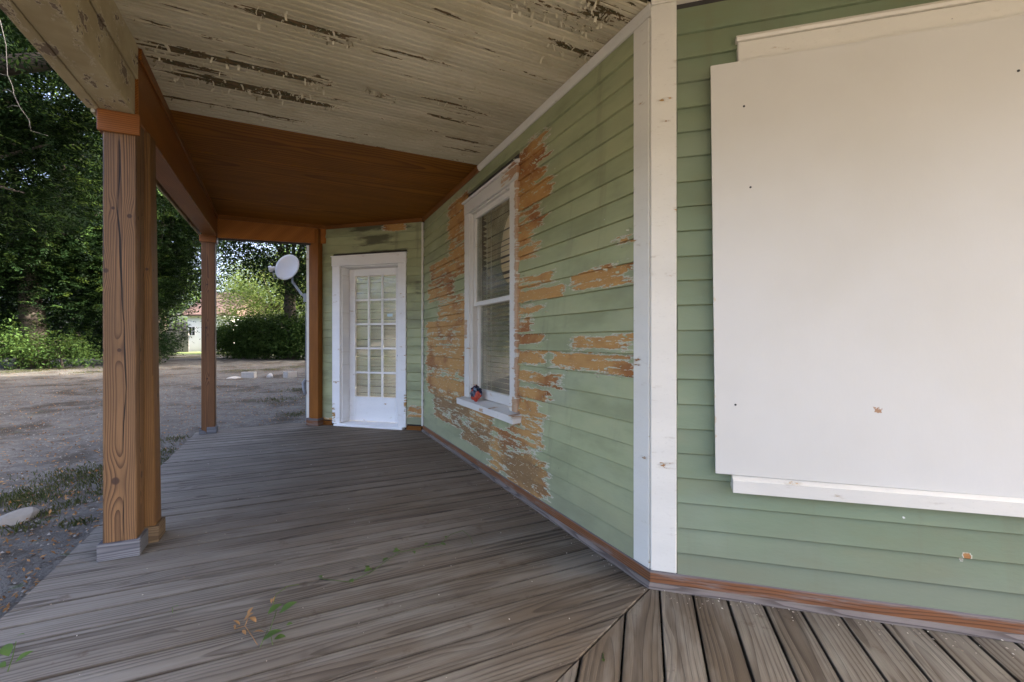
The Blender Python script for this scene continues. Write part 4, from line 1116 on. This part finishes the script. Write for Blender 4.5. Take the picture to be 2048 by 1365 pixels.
# unseen tall trees added behind the house to shade the yard
for i, (x, y, top, rad, sd_) in enumerate([(8.0, 10.0, 22, 5.2, 61), (-4.5, 26.5, 19, 5.0, 62), (4.0, 14.0, 22, 4.0, 63), (0.5, 33.5, 20, 5.4, 64), (7.0, 28, 23, 6.2, 65), (13.0, 15.5, 26, 5.0, 66), (5.0, 20.2, 13, 3.6, 67)]):
    tree('shade_tree', ['tall tree right behind the house nearest the front', 'tall tree behind the house and the hedge', 'tall broad tree behind the middle of the house', 'tall tree farthest beyond the hedge behind the house', 'tallest tree behind the back of the house', 'tall tree well to the right behind the house', 'shorter tree between the tall ones behind the house'][i],
         (x, y), top * .45, .4, [(x, y, top * .66, rad, rad, top * .34)], 420, 40, .34, M['leaf_dark'], sd_, sig=(.7, .7, .5), group='trees behind the house')
for i, (x, y, top, sd_) in enumerate([(-34, 9, 13, 71), (-38, -3, 12, 72), (-33, -16, 13, 73)]):
    tree('backdrop_tree', ['broad tree across the yard, left of the picture', 'low broad tree farther left of the picture', 'tree at the front left of the yard, outside the picture'][i], (x, y), top * .4, .4, [(x, y, top * .55, 5.5, 5.5, top * .45)], 240, 44, .28, M['leaf_mid'], sd_, sig=(.8, .8, .55), group='distant trees')
# undergrowth
def shrub(label, x, y, rx, ry, h, mat, seed, n=70, per=40, size=.12, name='shrub', group='shrubs round the yard', sunlit_mix=0):
    z = float(gz(np.array(x), np.array(y)))
    return tree(name, label, (x, y), h * .5, .05, [(x, y, z + h * .5, rx, ry, h * .55)], n, per, size, mat, seed, sig=(.22, .22, .18), shell=.3, group=group, cat='shrub', nlimb=6, sunlit_mix=sunlit_mix)
shrub('sunlit green shrub at the left edge of the yard', -19.4, 17.0, 1.5, 1.1, 1.7, M['leaf_mid'], 31, 90, 42, .11)
shrub('low leafy shrub left of the near post under the dark tree', -18.0, 18.2, 1.5, .9, 1.2, M['leaf_mid'], 32, 70, 40, .11)
shrub('dark shrub hidden behind the near post', -16.8, 20.6, 1.9, 1.0, 2.0, M['leaf_dark'], 33, 90, 42)
shrub('shadowed shrub under the tree between the posts', -20.6, 26.0, 1.2, .9, .9, M['leaf_dark'], 34, 80, 40)
shrub('rounded bright bush beside the white house wall', -20.4, 33.0, 1.5, 1.2, 2.4, M['leaf_light'], 35, 90, 40, .13)
for i, (x, y, rx, h, lab) in enumerate([(-15.9, 26.6, 1.5, 2.1, 'left end of the overgrown hedge right of the far post'), (-14.1, 26.2, 1.7, 2.5, 'middle bush of the overgrown hedge below the satellite dish'), (-12.2, 25.8, 1.7, 2.65, 'tallest bush of the overgrown hedge next to the house corner'), (-10.3, 26.2, 1.6, 2.3, 'bush of the overgrown hedge hidden by the house corner')]):
    shrub(lab, x, y, rx, 1.2, h, M['leaf_hedge'], 40 + i, 210, 60, .125, group='hedge bushes', sunlit_mix=.3)
rngw = np.random.default_rng(5)
Pw = np.stack([rngw.uniform(-44, -17, 60000), rngw.uniform(25, 34, 60000), rngw.random(60000) ** 1.4 * 6.5 + .2], -1)
Pw = Pw[(Pw[:, 0] < -21.5 - (Pw[:, 1] - 25) * .75)]
tag(link('undergrowth', leaf_cloud(Pw, .26, rngw), M['leaf_dark']), 'dark thicket of undergrowth below the trees at the left', 'undergrowth', kind='stuff')
# garden plants that stand in front of the porch, behind the camera (they show in the door panes)
shrub('round garden shrub left of the porch, mirrored in the door', -8.4, 1.9, 1.1, .9, .95, M['leaf_mid'], 51, 90, 40, .10)
shrub('small yellow garden shrub left of the porch', -9.9, -.3, .8, .8, .8, M['leaf_light'], 52, 60, 36, .10)
# big dark limb and dead twig at the top left corner
limb = link('tree_limb', from_lists(*tube([(-13.2, 9.4, 6.55), (-11, 9.3, 6.75), (-9.2, 9.1, 6.78), (-7.6, 9.2, 6.7), (-6.4, 9.1, 6.5)], [.25, .20, .16, .12, .08], 10), smooth=True), M['bark'])
tag(limb, 'thick dark tree limb crossing the foliage at the upper left', 'limb')
def px3(px, py, Y): return Vector(((px - CX) / F * Y, Y, EYE + (CYH - py) / F * Y))
tw = thing('dead_twig', 'pale bare twig hanging in front of the dark foliage at upper left', 'twig', px3(10, 80, 6.5))
o_ = px3(10, 80, 6.5)
def tw_path(l, r0, r1):
    pts = [px3(x, y, Y) - o_ for x, y, Y in l]
    return from_lists(*tube(pts, [r0 + (r1 - r0) * i / (len(pts) - 1) for i in range(len(pts))], 6), smooth=True)
link('stem', tw_path([(0, 40, 6.5), (12, 90, 6.5), (15, 150, 6.5), (25, 172, 6.5), (28, 190, 6.5), (40, 215, 6.5), (58, 240, 6.55), (62, 262, 6.6), (96, 272, 6.7)], .0045, .002), M['bark_pale'], tw)
for l in ([(16, 152, 6.5), (0, 148, 6.5), (-20, 140, 6.45)], [(27, 187, 6.5), (16, 180, 6.5), (5, 181, 6.5)], [(37, 213, 6.5), (24, 211, 6.5), (14, 216, 6.5)], [(58, 241, 6.5), (60, 246, 6.5), (57, 254, 6.5)]):
    link('side_twig', tw_path(l, .003, .0016), M['bark_pale'], tw)

# ------------------------------------------------------------------ neighbours beyond the trees
def sided_house(name, label, x0, x1, y0, y1, h, rh, wins=(), z=0.35):
    t = thing(name, label, 'house', ((x0 + x1) / 2, (y0 + y1) / 2, z))
    hx, hy = (x1 - x0) / 2, (y1 - y0) / 2
    box('wall', -hx, hx, -hy, hy, -.3, h, M['nb_white'], t)
    n = int(h / .2)
    for i in range(n): 
        o = box('siding_board', -hx - .012, hx + .012, -hy - .018, -hy - .002, .02 + i * .2, .20 + i * .2, M['nb_white'], t, .006) if i == 0 else link('siding_board', o.data, M['nb_white'], t, loc=(0, 0, i * .2))
    e = .4
    link('roof', hull([(-hx - e, -hy - e, h), (hx + e, -hy - e, h), (-hx - e, hy + e, h), (hx + e, hy + e, h), (-hx - e, 0, h + rh), (hx + e, 0, h + rh), (-hx - e, -hy - e, h - .12), (hx + e, -hy - e, h - .12)]), M['nb_roof'], t)
    for wx, wz, ww, wh in wins:
        f_ = box('window', wx - ww / 2 - .07, wx + ww / 2 + .07, -hy - .045, -hy - .02, wz - .07, wz + wh + .07, M['nb_white'], t)
        box('pane', wx - ww / 2, wx + ww / 2, -hy - .052, -hy - .046, wz, wz + wh, M['nb_dark'], f_)
        box('glazing_bar', wx - .02, wx + .02, -hy - .06, -hy - .053, wz, wz + wh, M['nb_white'], f_)
        box('glazing_bar', wx - ww / 2, wx + ww / 2, -hy - .066, -hy - .061, wz + wh / 2 - .02, wz + wh / 2 + .02, M['nb_white'], f_)
    return t
sided_house('neighbour_house', 'white neighbouring house with a reddish roof beyond the far post', -29.2, -25.3, 41, 48, 3.2, 2.4, [(-1.55, 1.35, .5, .75), (1.2, 1.2, .6, 1.0)])
sided_house('neighbour_house', 'white building glimpsed between the hedge and the house corner', -22.4, -17.5, 49, 56, 4.2, 2.0, [(.2, 1.6, .8, 1.2)])
sh = thing('garden_shed', 'dark shed half hidden above the hedge', 'shed', (-23.2, 44.0, .4))
box('wall', -1.2, 1.2, -1, 1, -.2, 2.3, M['fence'], sh)
link('roof', hull([(-1.4, -1.2, 2.3), (1.4, -1.2, 2.3), (-1.4, 1.2, 2.3), (1.4, 1.2, 2.3), (-1.4, 0, 3.0), (1.4, 0, 3.0)]), M['grey_metal'], sh)
fn = thing('board_fence', 'grey board fence left of the white neighbouring house', 'fence', (-32.0, 39.5, .3))
bmf = hull(box_pts(0, .185, 0, .025, -.1, 1.75, .006))
for i in range(26): link('fence_board', bmf, M['fence'], fn, loc=(i * .19 - 1.0, R.uniform(-.004, .004), R.uniform(-.03, .02)))
for z_ in (.4, 1.4): box('fence_rail', -1, 3.95, .027, .07, z_, z_ + .09, M['fence'], fn)
for i, (a_, b_) in enumerate([((410, 655), (560, 628)), ((430, 632), (600, 636))]):
    pA_, pB_ = px3(a_[0], a_[1], 40), px3(b_[0], b_[1], 36)
    mid_ = (pA_ + pB_) / 2 + Vector((0, 0, -.12))
    tag(link('power_line', from_lists(*tube([pA_, mid_, pB_], .022, 5)), M['cord']), ['pale overhead wire sloping up to the right above the hedge', 'nearly level overhead wire above the hedge'][i], 'wire', 'overhead wires')

# ------------------------------------------------------------------ things on the ground
def on_ground(px, py):
    k = (px - CX) / F; z = -.2
    for _ in range(30):
        Y = F * (EYE - z) / (py - CYH); z = float(gz(np.array(k * Y), np.array(Y)))
    return Vector((k * Y, Y, z))
def cinder(px, py, rz, label, size=(.40, .20, .19)):
    p = on_ground(px, py)
    t = thing('concrete_block', label, 'block', p, rz, 'concrete blocks in the yard')
    lx, ly, lz = size
    box('shell', -lx / 2, lx / 2, -ly / 2, ly / 2, -.02, lz, M['concrete'], t, .008)
    for sx in (-1, 1): box('core_hole', sx * lx * .23 - .06, sx * lx * .23 + .06, -ly / 2 + .035, ly / 2 - .035, lz - .02, lz + .002, M['dark'], t, .004)  # dark inlays in place of the shade inside the hollow cores
cinder(498, 756, .08, 'left concrete block lying in the yard by a white stone')
cinder(580, 755, 1.25, 'right concrete block lying end on in the yard')
def stone(name, label, p, sx, sy, sz, mat, seed, cat='stone'):
    rs = random.Random(seed); bm = bmesh.new(); bmesh.ops.create_icosphere(bm, subdivisions=3, radius=1)
    dirs = [(Vector((rs.uniform(-1, 1), rs.uniform(-1, 1), rs.uniform(-.4, 1))).normalized(), rs.uniform(.62, .9)) for _ in range(9)]
    for v in bm.verts:
        for d, k in dirs:
            q = v.co.dot(d)
            if q > k: v.co -= d * (q - k)
        v.co = Vector((v.co.x * sx, v.co.y * sy, v.co.z * sz)) * (1 + rs.uniform(-.015, .015))
    me = bpy.data.meshes.new('m'); bm.to_mesh(me); bm.free()
    o = link(name, me, mat, loc=p); o.rotation_euler = (0, 0, rs.uniform(0, 3))
    return tag(o, label, cat)
p = on_ground(30, 1040); stone('stone', 'flat pale stone on the sand left of the near post', p + Vector((0, 0, .01)), .17, .12, .07, M['stone'], 12)
p = on_ground(540, 755); stone('stone', 'small whitish stone lying between the two concrete blocks', p + Vector((0, 0, .02)), .16, .12, .12, M['concrete'], 4)
p = on_ground(472, 757); stone('stone', 'broken slab lying against the left concrete block', p + Vector((0, 0, .0)), .35, .16, .07, M['concrete'], 5)
# grass tufts and leaf litter (uncountable)
rg = np.random.default_rng(8)
def tuft_cloud(spots, n, h):
    V = []; 
    for (x, y, r) in spots:
        m = int(n * r * 4)
        bx = x + rg.normal(size=m) * r * .45; by = y + rg.normal(size=m) * r * .45
        bz = gz(bx, by)
        a = rg.uniform(0, 6.28, m); l = rg.uniform(.25, 1, m) * h; wv = .0035
        dx, dy = np.cos(a), np.sin(a); ln = rg.uniform(.2, .9, m) * l
        b = np.stack([bx, by, bz], -1)
        side_v = np.stack([-dy, dx, 0 * dx], -1) * wv
        tip = b + np.stack([dx * ln, dy * ln, l], -1)
        midp = b + np.stack([dx * ln * .3, dy * ln * .3, l * .6], -1)
        V.append(np.stack([b - side_v, b + side_v, midp + side_v * .7, tip, midp - side_v * .7], 1))
    V = np.concatenate(V); m = len(V)
    i = np.arange(m) * 5
    return np_mesh(V.reshape(-1, 3), np.stack([i, i + 1, i + 2, i + 3, i + 4], -1))
spots = []
for px, py, r in [(170, 958, .35), (190, 970, .3), (60, 1000, .30), (90, 1030, .12), (210, 985, .2), (330, 905, .3), (320, 925, .25), (70, 1005, .22), (140, 1010, .15), (250, 950, .3), (20, 1000, .3),
                  (60, 985, .3), (130, 950, .4), (200, 940, .3), (40, 1060, .15), (150, 1050, .12), (540, 740, .8), (480, 742, .8), (590, 735, .8), (560, 800, .5), (600, 780, .5), (590, 830, .3), (350, 880, .25), (60, 742, 1.0), (120, 738, 1.2), (380, 715, 1.6), (350, 712, 1.4), (330, 716, 1.4), (180, 745, .8), (20, 745, .8)]:
    p = on_ground(px, py); spots.append((p.x, p.y, r))
tag(link('grass', tuft_cloud(spots, 170, .045), M['grass']), 'thin patches of grass on the sandy yard', 'grass', kind='stuff')
nl = 16000
ang = rg.uniform(math.radians(110), math.radians(165), nl); rad = 3.0 + 22 * rg.random(nl) ** 1.3
lx, ly = np.cos(ang) * rad, np.sin(ang) * rad
P = np.stack([lx, ly, gz(lx, ly) + .012], -1)
keep = np.array([((Vector((a, b, 0)) - C).dot(N2) > 2.75) or ((Vector((a, b, 0)) - C).dot(D2) > 5.8) for a, b in zip(lx, ly)])
P = P[keep]
tag(link('fallen_leaves', leaf_cloud(P, .034, rg, aspect=.45, up=2.2), M['leaf_brown']), 'scattered brown fallen leaves over the yard', 'leaf litter', kind='stuff')

ng = 14000
ang = rg.uniform(math.radians(112), math.radians(160), ng); rad = 2.6 + 14 * rg.random(ng) ** 1.6
lx, ly = np.cos(ang) * rad, np.sin(ang) * rad
keep = np.array([((Vector((a, b, 0)) - C).dot(N2) > 2.74) or ((Vector((a, b, 0)) - C).dot(D2) > 5.75) for a, b in zip(lx, ly)])
P = np.stack([lx, ly, gz(lx, ly) + .002], -1)[keep]; m_ = len(P)
sz = (.004 + .011 * rg.random(m_) ** 2.5)[:, None, None]
tpl = np.array([(1, 0, 0), (-.5, .87, 0), (-.5, -.87, 0), (.1, .1, .9)], float)
rot = rg.uniform(0, 6.28, m_); cr_, sr_ = np.cos(rot), np.sin(rot)
T_ = np.stack([tpl[None, :, 0] * cr_[:, None] - tpl[None, :, 1] * sr_[:, None], tpl[None, :, 0] * sr_[:, None] + tpl[None, :, 1] * cr_[:, None], np.repeat(tpl[None, :, 2], m_, 0)], -1)
V_ = (P[:, None] + T_ * sz).reshape(-1, 3); i_ = np.arange(m_)[:, None] * 4
g = G('yard_gravel'); gm_ = g.done(g.mix(g.geo('Random Per Island'), (0.055, 0.05, 0.045), (0.24, 0.225, 0.20)), .9)
tag(link('gravel', np_mesh(V_, np.concatenate([i_ + np.array([[0, 1, 3]]), i_ + np.array([[1, 2, 3]]), i_ + np.array([[2, 0, 3]])])), gm_), 'small stones scattered on the sandy yard', 'gravel', kind='stuff')

# ------------------------------------------------------------------ little things on the deck
def leaf_shape(L, wd, curl=.15):
    prof = [0, .55, .95, 1.0, .82, .5, .0]
    V = []; n = len(prof)
    for i, q in enumerate(prof):
        x = i / (n - 1); z = curl * L * math.sin(x * 2.6) + .002
        V += [(x * L, -q * wd / 2, z + .12 * wd * q), (x * L, 0, z), (x * L, q * wd / 2, z + .12 * wd * q)]
    Fc = []
    for i in range(n - 1):
        for j in (0, 1): Fc.append((i * 3 + j, (i + 1) * 3 + j, (i + 1) * 3 + j + 1, i * 3 + j + 1))
    return from_lists(V, Fc, True)
def plant(name, label, cat, origin, stems, leaves, smat, lmat):
    o3 = on_plane(origin[0], origin[1], 0.0)
    t = thing(name, label, cat, o3)
    for path in stems:
        pts_ = [on_plane(x, y, z) - o3 if False else (on_plane(x, y, 0.0) + Vector((0, 0, z)) - o3) for x, y, z in path]
        link('stem', from_lists(*tube(pts_, [.0015] * len(pts_), 6), smooth=True), smat, t)
    for (x, y, z, L, wd, rz, tilt) in leaves:
        L, wd = L * .85, wd * .8
        q = on_plane(x, y, 0.0) + Vector((0, 0, z)) - o3
        link('leaf', leaf_shape(L, wd), lmat, t, loc=q, rot=(R.uniform(-.3, .3), tilt, rz))
    return t
gl = leaf_mat('vine_leaf', (0.045, 0.085, 0.02), (0.075, 0.12, 0.035), .3)
vine_pts = [(640, 1160, .006), (700, 1168, .008), (740, 1150, .01), (775, 1125, .012), (800, 1110, .015), (840, 1102, .015), (880, 1096, .02), (900, 1080, .03), (925, 1073, .035), (940, 1080, .02), (945, 1090, .006)]
plant('creeping_vine', 'thin green vine creeping out of a gap between the deck planks', 'vine', (640, 1160), [vine_pts],
      [(x, y, z, L, L * .62, rz, .1) for x, y, z, L, rz in [(645, 1160, .008, .035, 2.6), (700, 1165, .012, .042, -.8), (728, 1150, .012, .055, .9), (735, 1145, .015, .045, 2.0), (765, 1130, .015, .055, 1.0), (785, 1112, .018, .05, .4), (795, 1108, .018, .04, 2.4), (825, 1110, .018, .04, -1.0), (848, 1098, .018, .04, .9), (880, 1096, .02, .045, -.4), (890, 1085, .025, .03, 1.2)]], M['leaf_light'] and gl, gl)
plant('sprig', 'green leaves growing up through a deck gap', 'sprig', (545, 1285), [[(545, 1290, 0), (540, 1275, .03), (553, 1245, .05)], [(520, 1295, 0), (535, 1270, .02)]],
      [(535, 1245, .03, .075, .042, .9, -.2), (558, 1248, .04, .09, .04, .6, -.3), (525, 1290, .012, .085, .05, .6, -.15), (548, 1285, .01, .05, .03, 0.3, 0), (572, 1258, .012, .03, .02, .4, 0)], gl, gl)
plant('dead_sprig', 'dry brown curled leaves lying on the deck beside the green sprig', 'dead leaves', (490, 1255), [[(468, 1262, .006), (490, 1262, .02), (505, 1280, .012), (515, 1292, .004)], [(490, 1262, .02), (500, 1240, .03)]],
      [(488, 1252, .02, .05, .022, .5, -.5), (495, 1246, .028, .045, .02, 1.4, -.4), (480, 1258, .012, .05, .015, 2.8, -.2), (500, 1250, .03, .05, .025, -.5, .3), (505, 1272, .012, .05, .018, .2, .2), (492, 1275, .008, .045, .016, 2.4, 0), (470, 1262, .005, .035, .012, 2.2, 0)], M['leaf_brown'], M['leaf_brown'])
plant('seedling', 'green seedling with a dead leaf at the deck edge, lower left', 'seedling', (20, 1335), [[(15, 1345, 0), (25, 1325, .02), (32, 1310, .05)]],
      [(18, 1325, .02, .08, .045, 2.5, -.2), (30, 1335, .015, .06, .03, .9, -.3), (32, 1290, .03, .03, .02, .4, 0), (12, 1338, .006, .05, .03, 2.9, .1)], gl, gl)
plant('seedling', 'single tiny green leaf standing in a deck gap near the middle left', 'seedling', (345, 1222), [[(345, 1226, 0), (345, 1220, .01)]], [(345, 1221, .008, .028, .02, .3, -.2)], gl, gl)
plant('fallen_leaf', 'pale yellow leaf lying on the mitred planks at the bottom', 'leaf', (1206, 1322), [[(1206, 1308, .002), (1206, 1318, .003)]], [(1206, 1320, .002, .022, .016, -1.5, 0)], M['leaf_light'], M['leaf_light'])
plant('sprig', 'short dry tendril rising from the deck below the vine', 'tendril', (545, 1210), [[(545, 1212, 0), (552, 1198, .02), (575, 1188, .035), (598, 1182, .03)]], [(546, 1208, .006, .03, .01, 1.6, -.6), (543, 1210, .004, .03, .01, 2.0, -.5)], M['leaf_light'], M['leaf_brown'])
# leaf crumbs and pale paint chips on the boards
nc = 420
V = []
for i in range(nc):
    if i < 250:
        a_, u_ = R.uniform(-.9, 5.2), R.uniform(.06, 2.6)
    else:
        a_, u_ = R.uniform(-.2, 3.8), .05 + abs(R.gauss(0, .05))
    if u_ < max(.06, (a_ - 4.214) * 1.1066 + .05) or a_ < -.444 * u_: 
        a_ = R.uniform(.2, 3)
    p = C + D2 * a_ + N2 * u_
    s_ = R.uniform(.002, .0065); q = R.uniform(0, 6.28)
    c_, sn = math.cos(q) * s_, math.sin(q) * s_
    V += [(p.x - c_, p.y - sn, .003), (p.x + sn * .5, p.y - c_ * .5, .005), (p.x + c_, p.y + sn, .004), (p.x - sn * .5, p.y + c_ * .5, .003)]
for i in range(120):
    s1 = R.uniform(.05, 1.6); u_ = .05 + abs(R.gauss(0, .06))
    p = C - D1 * s1 + N1 * u_
    s_ = R.uniform(.002, .006); q = R.uniform(0, 6.28); c_, sn = math.cos(q) * s_, math.sin(q) * s_
    V += [(p.x - c_, p.y - sn, .003), (p.x + sn * .5, p.y - c_ * .5, .005), (p.x + c_, p.y + sn, .004), (p.x - sn * .5, p.y + c_ * .5, .003)]
i4 = np.arange(len(V) // 4) * 4
g = G('paint_crumbs'); cr = g.done(g.mix(g.geo('Random Per Island'), (0.16, 0.10, 0.06), (0.62, 0.58, 0.48)), .8)
tag(link('debris', np_mesh(V, np.stack([i4, i4 + 1, i4 + 2, i4 + 3], -1)), cr), 'paint chips and leaf crumbs scattered over the deck', 'debris', kind='stuff')
